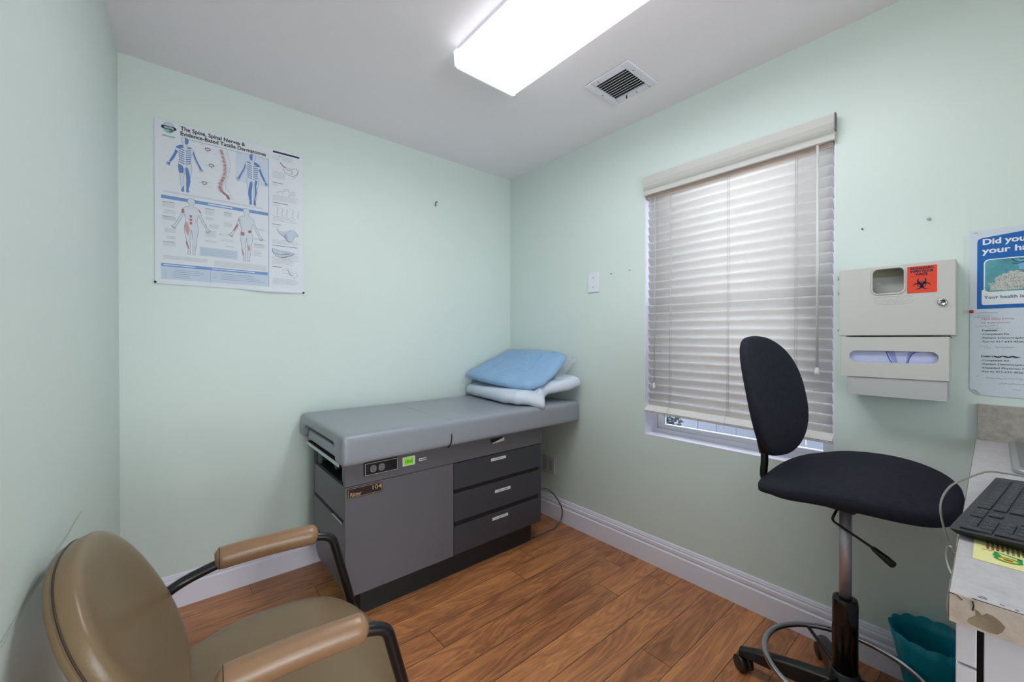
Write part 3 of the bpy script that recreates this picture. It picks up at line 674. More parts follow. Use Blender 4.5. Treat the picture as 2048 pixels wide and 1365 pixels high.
# left end: opening, step and pull-out
MB().box(EX0 + .006, EX0 + .02, 1.776, EY1 - .012, .447, .592).build('end_panel', BODY, ex, bevel=.002)
MB().box(EX0 + .004, EX0 + .02, 1.776, EY1 - .012, .278, .431).build('step_drawer', BODY, ex, bevel=.002)
mb = MB(); c = [(EX0 + .008, 1.776, .135), (EX0 + .008, 1.776, .268), (EX0 + .008, EY1 - .012, .268), (EX0 + .008, EY1 - .012, .22), (EX0 + .008, EY1 - .03, .165), (EX0 + .008, EY1 - .07, .135)]
mb.prism(c, (.012, 0, 0)); mb.build('lower_end_panel', BODY, ex)
MB().frame((EX0 + .001, 1.80, .437), (.006, 0, -.004), (0, .13, 0), (0, 0, -.006)).build('torn_edge_tape', LABELP, ex)
MB().box(EX0 + .085, EX0 + .101, 1.79, EY1 - .015, .596, .695).build('opening_back', VOID, ex)
MB().box(EX0 + .015, EX0 + .10, 1.79, EY1 - .02, .592, .597).build('opening_shelf', M('shelf_grey', (34, 38, 38), .5), ex)
for y, w in ((1.825, .022), (2.19, .03)): MB().box(EX0 + .02, EX0 + .032, y, y + w, .597, .688).build('stirrup_bracket', M('bracket_steel', (128, 142, 138), .35, metal=.5), ex)
MB().box(EX0 + .05, EX0 + .07, 2.02, 2.06, .60, .668).build('stirrup_hinge', BODY, ex)
MB().lathe([(.012, -.006), (.012, .006)], (EX0 + .03, 1.862, .664), 'x', 12).build('red_latch', REDT, ex)
MB().box(EX0 - .018, EX0 - .013, 1.782, 2.285, .682, .698).build('pull_out_rail', M('rail_white', (206, 216, 214), .35), ex, bevel=.002)
MB().box(EX0 - .013, EX0 + .06, 1.79, 2.28, .690, .700).build('pull_out_frame', VOID, ex)
o = MB().box(EX0 - .012, EX0 + .06, 1.79, 2.285, .706, .758).build('foot_extension', UPH, ex, bevel=.014, bseg=4)
MB().box(EX0 + .03, EX1 + .20, EY0 + .035, 2.32, .7005, .777).build('top_frame', BODY, ex)
# control rail fittings
op = MB().box(.645, .796, EY0 - .012, EY0, .634, .689).build('outlet_panel', BLK, ex, bevel=.001)
mb = MB(); x0, x1, z0, z1 = .647, .794, .636, .687; yy = EY0 - .0125
for (a, b, c, d) in ((x0, x1, z0, z0 + .0015), (x0, x1, z1 - .0015, z1), (x0, x0 + .0015, z0, z1), (x1 - .0015, x1, z0, z1)): mb.box(a, b, yy - .0003, yy, c, d)
mb.build('panel_outline', CREAM, op)
for x in (.683, .720):
    s_ = MB().prism([(u, EY0 - .012, v) for u, v in rrect((x, .661), .027, .030, .011)], (0, -.002, 0)).build('socket', SOCK, op)
    t = MB(); t.box(x - .006, x - .004, EY0 - .0145, EY0 - .014, .663, .670); t.box(x + .004, x + .006, EY0 - .0145, EY0 - .014, .663, .670); t.lathe([(.0028, 0), (0, -.0005)], (x, EY0 - .014, .654), 'y', 10); t.build('socket_slots', BLK, s_)
MB().box(.748, .782, EY0 - .0135, EY0 - .012, .645, .678).build('rocker_switch', M('switch_black', (26, 27, 30), .3), op, bevel=.001)
cd_ = MB().box(.822, .885, EY0 - .006, EY0, .638, .681).build('control_display', LABELP, ex, bevel=.002)
MB().box(.830, .874, EY0 - .0066, EY0 - .006, .643, .676).build('green_screen', LCD, cd_)
mb = MB()
for k, h in enumerate((.010, .014, .012, .008, .013)): mb.box(.834 + k * .008, .838 + k * .008, EY0 - .0072, EY0 - .0066, .652, .652 + h)
mb.build('screen_marks', GREENP, cd_)
bk = MB().prism([(u, EY0, v) for u, v in rrect((.925, .654), .040, .012, .004)], (0, -.004, 0)).build('button_strip', LABELP, ex)
for k in range(4): MB().box(.911 + k * .0085, .9165 + k * .0085, EY0 - .0048, EY0 - .004, .6515, .6565).build('button', BLK, bk)
npl = MB().prism([(u, EY0, v) for u, v in rrect((.652, .572), .150, .043, .005)], (0, -.003, 0)).build('name_plate', M('plate_dark', (38, 26, 28), .4), ex)
mb = MB(); mb.tube([(u, EY0 - .0032, v) for u, v in rrect((.652, .572), .144, .037, .004)], .0007, 5, closed=True); text_into(mb, 'Ritter', (.588, EY0 - .0036, .558), (1, 0, 0), (0, 0, 1), .017, .046, .008); text_into(mb, '104', (.683, EY0 - .0036, .568), (1, 0, 0), (0, 0, 1), .018, .040, .004)
mb.build('name_plate_lettering', BRASS, npl, recalc=False)
# upholstery
def cushion(name, x0, x1, seamL, seamR):
    mb = MB(); mb.box(x0, x1, 1.705, 2.372, .774, .832); mb.box(x0, x1, 1.692, 1.775, .703, .822); mb.box(x0, x1, 2.305, 2.376, .710, .818)
    z_ = .703 if seamL == 0 else .712
    if seamL == 0: mb.box(x0 - .004, x0 + .09, 1.692, 1.80, .698, .80)
    o = mb.build(name, UPH, ex, recalc=False)
    return soft(o, .0075, 26, .8)
cushion('seat_cushion', .538, 1.062, 0, 1); cushion('back_cushion', 1.034, 1.996, 1, 0)
MB().tube(spline([(1.052, 1.694, .765), (1.050, 1.692, .735), (1.046, 1.694, .715), (1.035, 1.70, .700)], 4), .0035, 8).build('cushion_piping_end', BLK, ex)
# power cord to the outlet
cp = [(1.7165, 1.86, .285), (1.787, 1.822, .288), (1.844, 1.82, .268), (1.913, 1.82, .203), (1.965, 1.82, .124), (1.962, 1.817, .055), (1.905, 1.818, .012), (1.836, 1.82, .0055), (1.7165, 1.825, .0055)]
o = MB().tube(spline(cp, 8), .0045, 8).build('power_cord', M('cord_grey', (86, 88, 90), .4), origin=(1.85, 1.9, 0))
tag(o, 'grey power cord curling over the floor at the right end of the exam table', 'cord')

# ================================================================= PACKS ON THE TABLE
def blob(outline, center, thick, nwr, amp, seed, name, mat, parent=None, power=3.0, na=120, nr=22, bottom=.15, origin=None, fold=None, sharp=False):
    if sharp:
        Q = [Vector(p) for p in outline]; O = []
        for i in range(len(Q)):
            a, b, c = Q[i - 1], Q[i], Q[(i + 1) % len(Q)]
            p0 = b.lerp(a, .3); p1 = b.lerp(c, .3)
            for t in (0, .33, .67, 1): O.append(p0 * (1 - t) ** 2 + b * 2 * t * (1 - t) + p1 * t * t)
    else: O = spline([Vector(p) for p in outline] + [Vector(outline[0])], 12)[:-1]
    # resample
    L_ = [0]; 
    for i in range(len(O)): L_.append(L_[-1] + (O[(i + 1) % len(O)] - O[i]).length)
    B_ = []
    for k in range(na):
        s_ = L_[-1] * k / na; i = max(j for j in range(len(O)) if L_[j] <= s_ + 1e-9); t = (s_ - L_[i]) / max(1e-9, L_[i + 1] - L_[i]); B_.append(O[i].lerp(O[(i + 1) % len(O)], t))
    C_ = Vector(center); vs = []; fs = []
    nrm = Vector((0, 0, 0))
    for i in range(len(outline)):
        a = Vector(outline[i]) - C_; b = Vector(outline[(i + 1) % len(outline)]) - C_; nrm += a.cross(b)
    nrm.normalize()
    if nrm.z < 0: nrm = -nrm
    def surf(sign):
        out = []
        for r in range(1, nr):
            q = r / nr
            for k in range(na):
                p = C_.lerp(B_[k], q); h = (1 - q ** power) ** .5
                w = noise.noise(p * nwr + Vector((seed, seed, seed))) * amp * .7 - (1 - min(1, abs(noise.noise(Vector((p.x * nwr * 1.1, p.y * nwr * .5, p.z * nwr)) + Vector((seed, 0, seed)))) * 6)) * amp * .38 + noise.noise(p * nwr * 4) * amp * .12
                cr = abs(noise.noise(Vector((k * 6.28 / na * 2.2 + seed, q * 1.3, seed)))) * amp * 1.3 * q
                if fold: w += fold(p) 
                out.append(p + nrm * ((thick * h + (w - cr) * min(1, (1 - q) * 5)) if sign > 0 else -thick * bottom * h))
        return out
    top = surf(1); bot = surf(-1)
    edge = [b + nrm * noise.noise(b * 14 + Vector((seed, 0, 0))) * .006 for b in B_]
    vs = [C_ + nrm * thick] + top + edge + bot + [C_ - nrm * thick * bottom]
    T0 = 1; E0 = T0 + len(top); B0 = E0 + na; last = len(vs) - 1
    for k in range(na):
        l = (k + 1) % na; fs.append((0, T0 + k, T0 + l)); fs.append((last, B0 + l, B0 + k))
        for r in range(nr - 2):
            fs.append((T0 + r * na + k, T0 + (r + 1) * na + k, T0 + (r + 1) * na + l, T0 + r * na + l)); fs.append((B0 + r * na + k, B0 + r * na + l, B0 + (r + 1) * na + l, B0 + (r + 1) * na + k))
        r = nr - 2
        fs.append((T0 + r * na + k, E0 + k, E0 + l, T0 + r * na + l)); fs.append((B0 + r * na + k, B0 + r * na + l, E0 + l, E0 + k))
    return MB().add(vs, fs, True).build(name, mat, parent, origin=origin)
def slab(outline, thick, name, mat, parent, seed, amp=.005, freq=9., stretch=(1, .35, 1), side=.8, gather=None, na=150, nr=30, bulge=.006, inset=.02):
    """folded stack: polygon outline (base, 3-D), near-vertical sides, creased top"""
    Q = [Vector(p) for p in outline]; O = []
    for i in range(len(Q)):
        a, b, c = Q[i - 1], Q[i], Q[(i + 1) % len(Q)]; p0 = b.lerp(a, min(.3, .014 / (b - a).length)); p1 = b.lerp(c, min(.3, .014 / (b - c).length))
        for t in (0, .5, 1): O.append(p0 * (1 - t) ** 2 + b * 2 * t * (1 - t) + p1 * t * t)
    L_ = [0]
    for i in range(len(O)): L_.append(L_[-1] + (O[(i + 1) % len(O)] - O[i]).length)
    B_ = []
    for k in range(na):
        q = L_[-1] * k / na; i = max(j for j in range(len(O)) if L_[j] <= q + 1e-9); t = (q - L_[i]) / max(1e-9, L_[i + 1] - L_[i]); B_.append(O[i].lerp(O[(i + 1) % len(O)], t))
    C_ = sum(B_, Vector()) / na; nrm = Vector()
    for k in range(na): nrm += (B_[k] - C_).cross(B_[(k + 1) % na] - C_)
    nrm.normalize(); nrm = nrm if nrm.z > 0 else -nrm
    sd = Vector((seed, seed * 1.7, -seed))
    def crease(p):
        q = Vector((p.x * stretch[0], p.y * stretch[1], p.z * stretch[2])) * freq
        r = 0
        for m_, a_ in ((1, 1), (2.1, .5), (4.3, .22)):
            n_ = noise.noise(q * m_ + sd); r += a_ * (1 - min(1, abs(n_) * 3.2)) ** 2
        w = -amp * r + noise.noise(p * 5 + sd) * amp * 1.3
        if gather:
            d = p - Vector(gather); a_ = math.atan2(d.y, d.x); w += .011 * math.sin(a_ * 13 + 2 * noise.noise(p * 14)) * math.exp(-d.length / .10) * min(1, d.length / .02)
        return w
    rings = []
    for r in range(1, nr + 1):
        q = r / nr; rg = []
        for k in range(na):
            p = C_.lerp(B_[k], q * (1 - inset)); f = max(0, (q - .86) / .14)
            rg.append(p + nrm * (thick * (1 - (1 - side) * f * f) + crease(p) * (1 - .5 * f)))
        rings.append(rg)
    for h, o_ in ((.62, bulge), (.3, bulge * .8), (0.0, -.004)):
        rings.append([B_[k] + (B_[k] - C_).normalized() * (o_ + noise.noise(B_[k] * 26 + sd) * .004) + nrm * (thick * h * side + noise.noise(B_[k] * 20 - sd) * .003) for k in range(na)])
    vs = [C_ + nrm * (thick + crease(C_))] + [p for rg in rings for p in rg] + [C_ - nrm * 0]; last = len(vs) - 1; fs = []
    for k in range(na):
        l = (k + 1) % na; fs.append((0, 1 + k, 1 + l)); fs.append((last, 1 + (len(rings) - 1) * na + l, 1 + (len(rings) - 1) * na + k))
        for r in range(len(rings) - 1): fs.append((1 + r * na + k, 1 + (r + 1) * na + k, 1 + (r + 1) * na + l, 1 + r * na + l))
    return MB().add(vs, fs, True).build(name, mat, parent)
wp = empty('white_pad_pack', (1.8, 2.0, .838), 'pack of white absorbent pads in a gathered plastic bag, lying under the blue pack', 'pad pack')
slab([(1.598, 2.375, .842), (1.560, 2.12, .842), (1.535, 1.90, .842), (1.550, 1.790, .842), (1.600, 1.735, .840), (1.664, 1.672, .812), (1.700, 1.705, .835), (1.752, 1.765, .862), (1.800, 1.765, .885), (1.90, 1.700, .905), (1.985, 1.670, .930), (2.002, 1.76, .935), (2.004, 2.1, .92), (2.002, 2.375, .92)],
     .074, 'bag', WHITEPAD, wp, 3.1, amp=.006, freq=7, side=.72, gather=(1.757, 1.775, .90), bulge=.004)
bp_ = empty('blue_pad_pack', (1.75, 2.1, .95), 'pack of light blue absorbent pads in clear film, topmost on the exam table', 'pad pack')
BL = [(1.600, 2.375, .950), (1.580, 2.12, .935), (1.585, 1.93, .925), (1.645, 1.80, .915), (1.745, 1.765, .932), (1.860, 1.765, 1.000), (1.965, 1.775, 1.085), (1.990, 1.86, 1.105), (2.000, 2.10, 1.110), (1.996, 2.375, 1.110)]
slab(BL, .050, 'pads', BLUEPAD, bp_, 4.1, amp=.007, freq=6, stretch=(.5, 1, .6), side=.78, bulge=.005)
C0 = Vector((1.79, 2.07, 1.0))
slab([tuple(C0 + (Vector(p) - C0) * 1.012) for p in BL], .0545, 'clear_wrapper', FILM, bp_, 9.3, amp=.006, freq=13, stretch=(.6, 1, .6), side=.8, bulge=.007)
def film(u, v):
    p = Vector((1.84 + .13 * v + .03 * u, 1.772 - .050 * u * (.4 + .6 * v), .985 + .135 * v - .02 * u)); n_ = noise.noise(p * 60) * .012; return (min(2.008, p.x + n_), p.y + noise.noise(p * 48 + Vector((3, 3, 3))) * .016, p.z + n_)
def film2(u, v):
    p = Vector((1.592 - .034 * v, 2.375 - .10 * u, .975 - .03 * v - .07 * v * v)); n_ = noise.noise(p * 40) * .010; return (p.x - .01 * v + n_, min(2.39, p.y), max(.85, p.z + n_))
mb = MB(); mb.grid(film, 18, 30); mb.build('clear_wrapper', FILM, bp_, recalc=False)
mb = MB(); mb.grid(film2, 20, 12); mb.build('clear_wrapper', FILM, bp_, recalc=False)

# ================================================================= BROWN ARMCHAIR
bc = empty('waiting_armchair', (.2, 1.08, 0), 'brown vinyl armchair with black tubular frame against the left wall', 'chair', rz=-.07)
def lb(mb, name, mat, parent, **k): return mb.build(name, mat, parent, xf=True, **k)     # geometry given in the thing's own frame
def sup(a, n): c, s_ = math.cos(a), math.sin(a); return (math.copysign(abs(c) ** (2 / n), c), math.copysign(abs(s_) ** (2 / n), s_))
def pad(hw, hh, th, n=2.4, dish=0.0, crown=.5, na=72, nr=14):
    """rounded cushion in the plane u,v with thickness along w; returns verts and faces"""
    vs = []; fs = []
    rows = []
    for r in range(nr + 1):       # front face from the centre to the rim
        q = r / nr; rows.append((q, 1))
    front = [(math.sin(q * math.pi / 2), math.cos(q * math.pi / 2)) for q in [r / nr for r in range(nr + 1)]]
    ring = []
    for (rad, h) in front: ring.append((rad, th * h ** crown))
    for (rad, h) in front[::-1][1:]: ring.append((rad, -th * h ** crown * .8))
    for (rad, w) in ring[1:-1]:
        for k in range(na):
            cu_, su_ = sup(2 * math.pi * k / na, n); vs.append((rad * hw * cu_, rad * hh * su_, w - (dish * (1 - rad ** 2) if w > 0 else 0)))
    m = len(ring) - 2
    for r in range(m - 1):
        for k in range(na): l = (k + 1) % na; fs.append((r * na + k, r * na + l, (r + 1) * na + l, (r + 1) * na + k))
    vs.append((0, 0, ring[0][1] - dish)); vs.append((0, 0, ring[-1][1])); c0, c1 = len(vs) - 2, len(vs) - 1
    for k in range(na): l = (k + 1) % na; fs.append((c0, l, k)); fs.append((c1, (m - 1) * na + k, (m - 1) * na + l))
    return vs, fs
# seat
def place(vs, c, eu, ev, ew): c, eu, ev, ew = map(Vector, (c, eu, ev, ew)); return [c + eu * a + ev * b + ew * d for a, b, d in vs]
vs, fs = pad(.256, .262, .045, 2.5, .012, .42)
def seatw(p):      # waterfall front, gentle saddle
    x, y, z = p; return Vector((x, y, z - .045 * max(0, (x - .12) / .14) ** 2 + .014 * (abs(y) / .26) ** 2.0))
vs2 = [seatw(p) for p in place(vs, (.010, 0, .415), (1, 0, 0), (0, 1, 0), (0, 0, 1))]
lb(MB().add(vs2, fs, True), 'seat', LEATHER, bc)
# backrest
tl = .45; eu = Vector((0, 1, 0)); ew = Vector((math.cos(tl), 0, math.sin(tl))); ev = Vector((-math.sin(tl), 0, math.cos(tl)))
BCN = Vector((-.260, .029, .655))
vs, fs = pad(.214, .192, .040, 2.18, .022, .42)
bo = lb(MB().add(place(vs, BCN - ew * .004, eu, ev, ew), fs, True), 'backrest', LEATHER, bc)
rim = [BCN + eu * (.2135 * sup(2 * math.pi * k / 90, 2.18)[0]) + ev * (.1915 * sup(2 * math.pi * k / 90, 2.18)[1]) - ew * .011 for k in range(90)]
lb(MB().tube(rim, .0018, 6, closed=True), 'piping', WELT, bo)
vs, fs = pad(.213, .191, .020, 2.18, 0, .35)
lb(MB().add(place(vs, BCN - ew * .018, eu, ev, ew), fs, True), 'back_shell', LEATHER, bo)
# frame and arms
for s in (1, -1):
    y = .245 * s
    dy = -.0 
    path = arc_path([(-.262, y * .80, .575), (-.20, y, .600), (-.10, y, .630), (.02, y, .638), (.128, y, .630), (.170, y, .615), (.225, y, .40), (.262, y, .012)], .045, 7)
    lb(MB().tube(path, .0125, 14), 'arm_tube', BLKM, bc)
    path = arc_path([(-.262, y * .80, .575), (-.20, y * .86, .40), (-.27, y, .012)], .06, 6)
    lb(MB().tube(path, .0125, 12), 'rear_leg', BLKM, bc)
    for x in (.262, -.27): lb(MB().lathe([(.016, 0), (.016, .014), (.012, .016), (0, .016)], (x, y, 0), seg=12), 'foot_cap', BLK, bc)
    # arm pad: padded sleeve along the tube
    n = 26; pts = []; rad = []
    for i in range(n + 1):
        t = i / n; x = -.122 + .250 * t; pts.append((x, y, .638 + .004 * math.sin(math.pi * t))); e_ = min(t, 1 - t) * n
        rad.append(.0285 * (1 - max(0, (1.6 - e_) / 1.6) ** 2.4 * .45))
    a = MB().tube(pts, rad, 22); 
    av = lb(a, 'arm_pad', ARMV, bc)
    lb(MB().tube([(-.1120, y + .0270 * math.cos(q), .6385 + .0270 * math.sin(q)) for q in [k * 6.2832 / 20 for k in range(20)]], .0012, 5, closed=True), 'pad_seam', WELT, av)
lb(MB().tube([(.226, -.245, .39), (.226, .245, .39)], .011, 10), 'front_crossbar', BLKM, bc)
lb(MB().tube([(-.205, -.21, .39), (-.205, .21, .39)], .011, 10), 'rear_crossbar', BLKM, bc)
lb(MB().frame((-.225, .10, .37), (.05, 0, 0), (0, .05, 0), (-.03, 0, .18)), 'back_bracket', BLKM, bc)
lb(MB().frame((-.225, -.15, .37), (.05, 0, 0), (0, .05, 0), (-.03, 0, .18)), 'back_bracket', BLKM, bc)

# ================================================================= DRAFTING STOOL
SR = -0.169
st = empty('drafting_stool', (1.65, .303, 0), 'tall black fabric swivel stool with chrome foot ring beside the counter', 'stool', rz=SR)
lb(MB().lathe([(.030, .055), (.042, .075), (.044, .12), (.038, .165), (.034, .168)], seg=28), 'hub', BLK, st)
for k in range(5):
    a = math.radians(95 + 72 * k) - SR; d = Vector((math.cos(a), math.sin(a), 0)); w = Vector((-d.y, d.x, 0))
    def sec_(r, hw, z0, z1): return [d * r + w * hw + Vector((0, 0, z0)), d * r - w * hw + Vector((0, 0, z0)), d * r - w * hw * .8 + Vector((0, 0, z1 - .006)), d * r - w * hw * .35 + Vector((0, 0, z1)), d * r + w * hw * .35 + Vector((0, 0, z1)), d * r + w * hw * .8 + Vector((0, 0, z1 - .006))]
    A, B_ = [], []
    mb = MB(); S_ = [sec_(.030, .030, .070, .135), sec_(.12, .027, .068, .122), sec_(.24, .024, .062, .100), sec_(.304, .020, .058, .080)]
    vs = [p for q in S_ for p in q]; n = 6; fs = [tuple(range(5, -1, -1)), tuple(18 + i for i in range(6))]
    for r in range(3):
        for i in range(n): j = (i + 1) % n; fs.append((r * n + i, r * n + j, (r + 1) * n + j, (r + 1) * n + i))
    leg = lb(mb.add(vs, fs, False), 'star_leg', BLK, st, bevel=.003)
    c = d * .292; ta = a + .9 + k; t = Vector((math.cos(ta), math.sin(ta), 0))
    lb(MB().tube([c + Vector((0, 0, .05)), c + Vector((0, 0, .075))], .007, 8), 'caster_stem', BLK, leg)
    mb = MB()
    for s in (1, -1):
        mb.tube([c + t * s * .004 + Vector((0, 0, .027)), c + t * s * .022 + Vector((0, 0, .027)), c + t * s * .024 + Vector((0, 0, .027))], [.027, .027, .022], 20)
    lb(mb, 'caster_wheel', M('caster_brown', (46, 36, 38), .4), leg)
lb(MB().lathe([(.0165, .39), (.0165, .675)], seg=28), 'gas_lift', STEEL, st)
lb(MB().lathe([(.0335, .16), (.0335, .385), (.031, .398), (.018, .402), (.018, .36)], seg=32), 'column_sleeve', M('gloss_black', (14, 14, 16), .22), st)
RR = .218
lb(MB().tube([(RR * math.cos(6.2832 * k / 72), RR * math.sin(6.2832 * k / 72), .160) for k in range(72)], .0095, 14, closed=True), 'foot_ring', CHROME, st)
for k in range(3):
    a = math.radians(50 + 120 * k); lb(MB().tube([(.03 * math.cos(a), .03 * math.sin(a), .148), (RR * math.cos(a), RR * math.sin(a), .157)], .006, 10), 'ring_spoke', BLK, st)
# seat and backrest pads: given in the room's frame, then brought into the stool's
def W2S(p): q = Vector(p) - Vector((1.65, .303, 0)); c_, s_ = math.cos(-SR), math.sin(-SR); return Vector((q.x * c_ - q.y * s_, q.x * s_ + q.y * c_, q.z))
def oriented(vs, c, tilt, yaw, roll, back):
    out = []
    ct, s_ = math.cos(tilt), math.sin(tilt); cr, sr = math.cos(roll), math.sin(roll); cy, sy = math.cos(yaw), math.sin(yaw)
    for u, v, w in vs:
        x, y, z = (u, -w, v) if back else (u, v, w)
        y, z = y * ct + z * s_, -y * s_ + z * ct
        x, z = x * cr + z * sr, -x * sr + z * cr
        out.append(W2S((c[0] + x * cy - y * sy, c[1] + x * sy + y * cy, c[2] + z)))
    return out
vs, fs = pad(.222, .252, .040, 2.9, -.004, .42)
vs = [(u, v, w + .005 * (u / .222) ** 2 - (.041 if (v < 0 or w > 0) else .010) * (v / .252) ** 2 - .004 * math.exp(-((v - .12) / .05) ** 2)) for u, v, w in vs]
lb(MB().add(oriented(vs, (1.719, .307, .761), .098, -.051, -.123, False), fs, True), 'seat', FABRIC, st)
mech = lb(MB().box(-.035, .035, -.035, .05, .680, .712), 'seat_mechanism', BLK, st, bevel=.006)
lb(MB().lathe([(.026, -.012), (.030, 0), (.026, .012), (0, .014)], (-.035, .135, .694), seg=16), 'adjust_knob', BLK, mech)
lev = lb(MB().tube([W2S(p) for p in arc_path([(1.640, .318, .690), (1.620, .333, .645), (1.606, .232, .601), (1.603, .222, .597)], .012, 5)], .0038, 10), 'height_lever', BLK, mech)
lb(MB().tube([W2S(p) for p in ((1.606, .232, .601), (1.603, .226, .598), (1.595, .198, .583), (1.590, .184, .575), (1.589, .180, .573))], [.0055, .0075, .0105, .0105, .006], 14), 'lever_grip', BLK, lev)
vs, fs = pad(.179, .221, .031, 2.45, .004, .42)
vs = [(u, v, w + .032 * (u / .179) ** 2 - .007 * (v / .221) ** 2) for u, v, w in vs]
lb(MB().add(oriented(vs, (1.705, .54, 1.02), .226, -.169, .043, True), fs, True), 'backrest', FABRIC, st)
post = arc_path([(1.68, .36, .690), (1.695, .555, .690), (1.700, .548, .80), (1.715, .600, 1.02)], .04, 6)
mb = MB()
P_ = [W2S(p) for p in post]
for i in range(len(P_) - 1):
    pass
mb.tube(P_, .0125, 12); lb(mb, 'back_post', BLKM, st)
lb(MB().box(-.02, .02, .24, .28, .95, 1.0) if False else MB().tube([W2S((1.700, .552, .80)), W2S((1.706, .572, .885))], .016, 12), 'post_sleeve', BLK, st)

# ================================================================= WASTE BIN
wb = empty('waste_bin', (1.908, .130, 0), 'teal plastic waste bin with scalloped rim standing under the counter end', 'bin')
mb = MB(); n = 160; prof = [(.054, .004), (.062, .06), (.078, .14), (.093, .215), (.1015, .250)]
def flute(k, t): return 1 + (.030 * (.35 + .65 * t)) * abs(math.sin(k * 2 * math.pi / n * 7)) ** .8 - .012
rings = []
for (r, z) in prof: rings.append([(r * flute(k, z / .25) * math.cos(6.28319 * k / n), r * flute(k, z / .25) * math.sin(6.28319 * k / n), z + (.007 * abs(math.sin(k * 2 * math.pi / n * 7)) if z > .24 else 0)) for k in range(n)])
for (r, z) in prof[::-1]: rings.append([((r - .0028) * flute(k, z / .25) * math.cos(6.28319 * k / n), (r - .0028) * flute(k, z / .25) * math.sin(6.28319 * k / n), z + (.007 * abs(math.sin(k * 2 * math.pi / n * 7)) if z > .24 else 0) + (.004 if z < .01 else 0)) for k in range(n)])
vs = [(x + 1.908, y + .130, z) for rg in rings for x, y, z in rg]; fs = []
for r in range(len(rings) - 1):
    for k in range(n): l = (k + 1) % n; fs.append((r * n + k, r * n + l, (r + 1) * n + l, (r + 1) * n + k))
fs.append(tuple(range(n - 1, -1, -1))); fs.append(tuple((len(rings) - 1) * n + k for k in range(n)))
mb.add(vs, fs, True); mb.build('bin_body', TEAL, wb)

# ================================================================= SHARPS CABINET + GLOVE/TOWEL BOX HOLDER
def plate_hole(mb, y0, y1, z0, z1, hole, xf, xb):
    c = (sum(p[0] for p in hole) / len(hole), sum(p[1] for p in hole) / len(hole)); outer = []
    corners = sorted([(y0, z0), (y1, z0), (y1, z1), (y0, z1)], key=lambda p: math.atan2(p[1] - c[1], p[0] - c[0]))
    H = sorted(hole, key=lambda p: math.atan2(p[1] - c[1], p[0] - c[0]))
    for (hy, hz) in H:
        dy, dz = hy - c[0], hz - c[1]; t = 1e9
        if dy > 1e-9: t = min(t, (y1 - c[0]) / dy)
        if dy < -1e-9: t = min(t, (y0 - c[0]) / dy)
        if dz > 1e-9: t = min(t, (z1 - c[1]) / dz)
        if dz < -1e-9: t = min(t, (z0 - c[1]) / dz)
        outer.append((c[0] + dy * t, c[1] + dz * t))
    n = len(H)
    for q in corners:                       # snap the nearest ray onto each corner
        i = min(range(n), key=lambda k: (outer[k][0] - q[0]) ** 2 + (outer[k][1] - q[1]) ** 2); outer[i] = q
    vs = [(xf, *p) for p in H] + [(xf, *p) for p in outer] + [(xb, *p) for p in H] + [(xb, *p) for p in outer]; fs = []
    for k in range(n):
        l = (k + 1) % n
        fs += [(k, l, n + l, n + k), (2 * n + l, 2 * n + k, 3 * n + k, 3 * n + l), (l, k, 2 * n + k, 2 * n + l), (n + k, n + l, 3 * n + l, 3 * n + k)]
    mb.add(vs, fs)
sh = empty('sharps_cabinet', (XR, .225, 1.236), 'beige locking sharps cabinet with an orange biohazard sticker on the right wall', 'sharps cabinet')
XF = 1.905
mb = MB(); plate_hole(mb, .078, .372, 1.236, 1.478, rrect((.2375, 1.4245), .079, .083, .014, 6), XF, XF + .006)
mb.build('cabinet_door', BEIGE, sh, bevel=.003)
mb = MB(); mb.box(XF + .006, XR - .002, .078, .082, 1.236, 1.478); mb.box(XF + .006, XR - .002, .368, .372, 1.236, 1.478); mb.box(XF + .006, XR - .002, .082, .368, 1.236, 1.240); mb.box(XF + .006, XR - .002, .082, .368, 1.474, 1.478)
mb.build('cabinet_shell', BEIGE, sh)
MB().box(XF + .045, XF + .049, .085, .365, 1.245, 1.444).build('sharps_container', BEIGE, sh); MB().box(XF + .049, XF + .09, .085, .365, 1.25, 1.472).build('container_back', BEIGE2, sh)
MB().box(XF + .043, XF + .045, .262, .274, 1.420, 1.424).build('container_notch', PAPER, sh)
mb = MB(); H_ = rrect((.2375, 1.4245), .085, .089, .017, 6); mb.tube([(XF - .0005, y, z) for y, z in H_], .0028, 8, closed=True); mb.build('opening_rim', BEIGE, sh)
mb = MB(); mb.tube([(XF - .0002, y, z) for y, z in rrect((.226, 1.358), .099, .027, .011)], .0010, 6, closed=True)
text_into(mb, 'Safetec', (XF - .0012, .264, 1.3505), (0, -1, 0), (0, 0, 1), .015, .074, .012)
mb.build('embossed_panel', M('beige_emboss', (214, 212, 209), .4), sh, recalc=False)
stk = MB().box(XF - .0008, XF, .1195, .1895, 1.377, 1.466).build('biohazard_sticker', ORANGE, sh)
mb = MB(); xs = XF - .0012
def tx(mb, s, y, z, h, w=None, x=None, bold=.0): text_into(mb, s, (x if x is not None else xs, y, z), (0, -1, 0), (0, 0, 1), h, w, bold)
tx(mb, 'BIOHAZARD', .1815, 1.4555, .0072, .054, bold=.05); tx(mb, 'INFECTIOUS', .1815, 1.4455, .0072, .053, bold=.05); tx(mb, 'WASTE', .170, 1.4355, .0072, .029, bold=.05)
mb.box(xs, xs + .0002, .128, .183, 1.4325, 1.4331)
by, bz, br_ = .1545, 1.4055, .0105
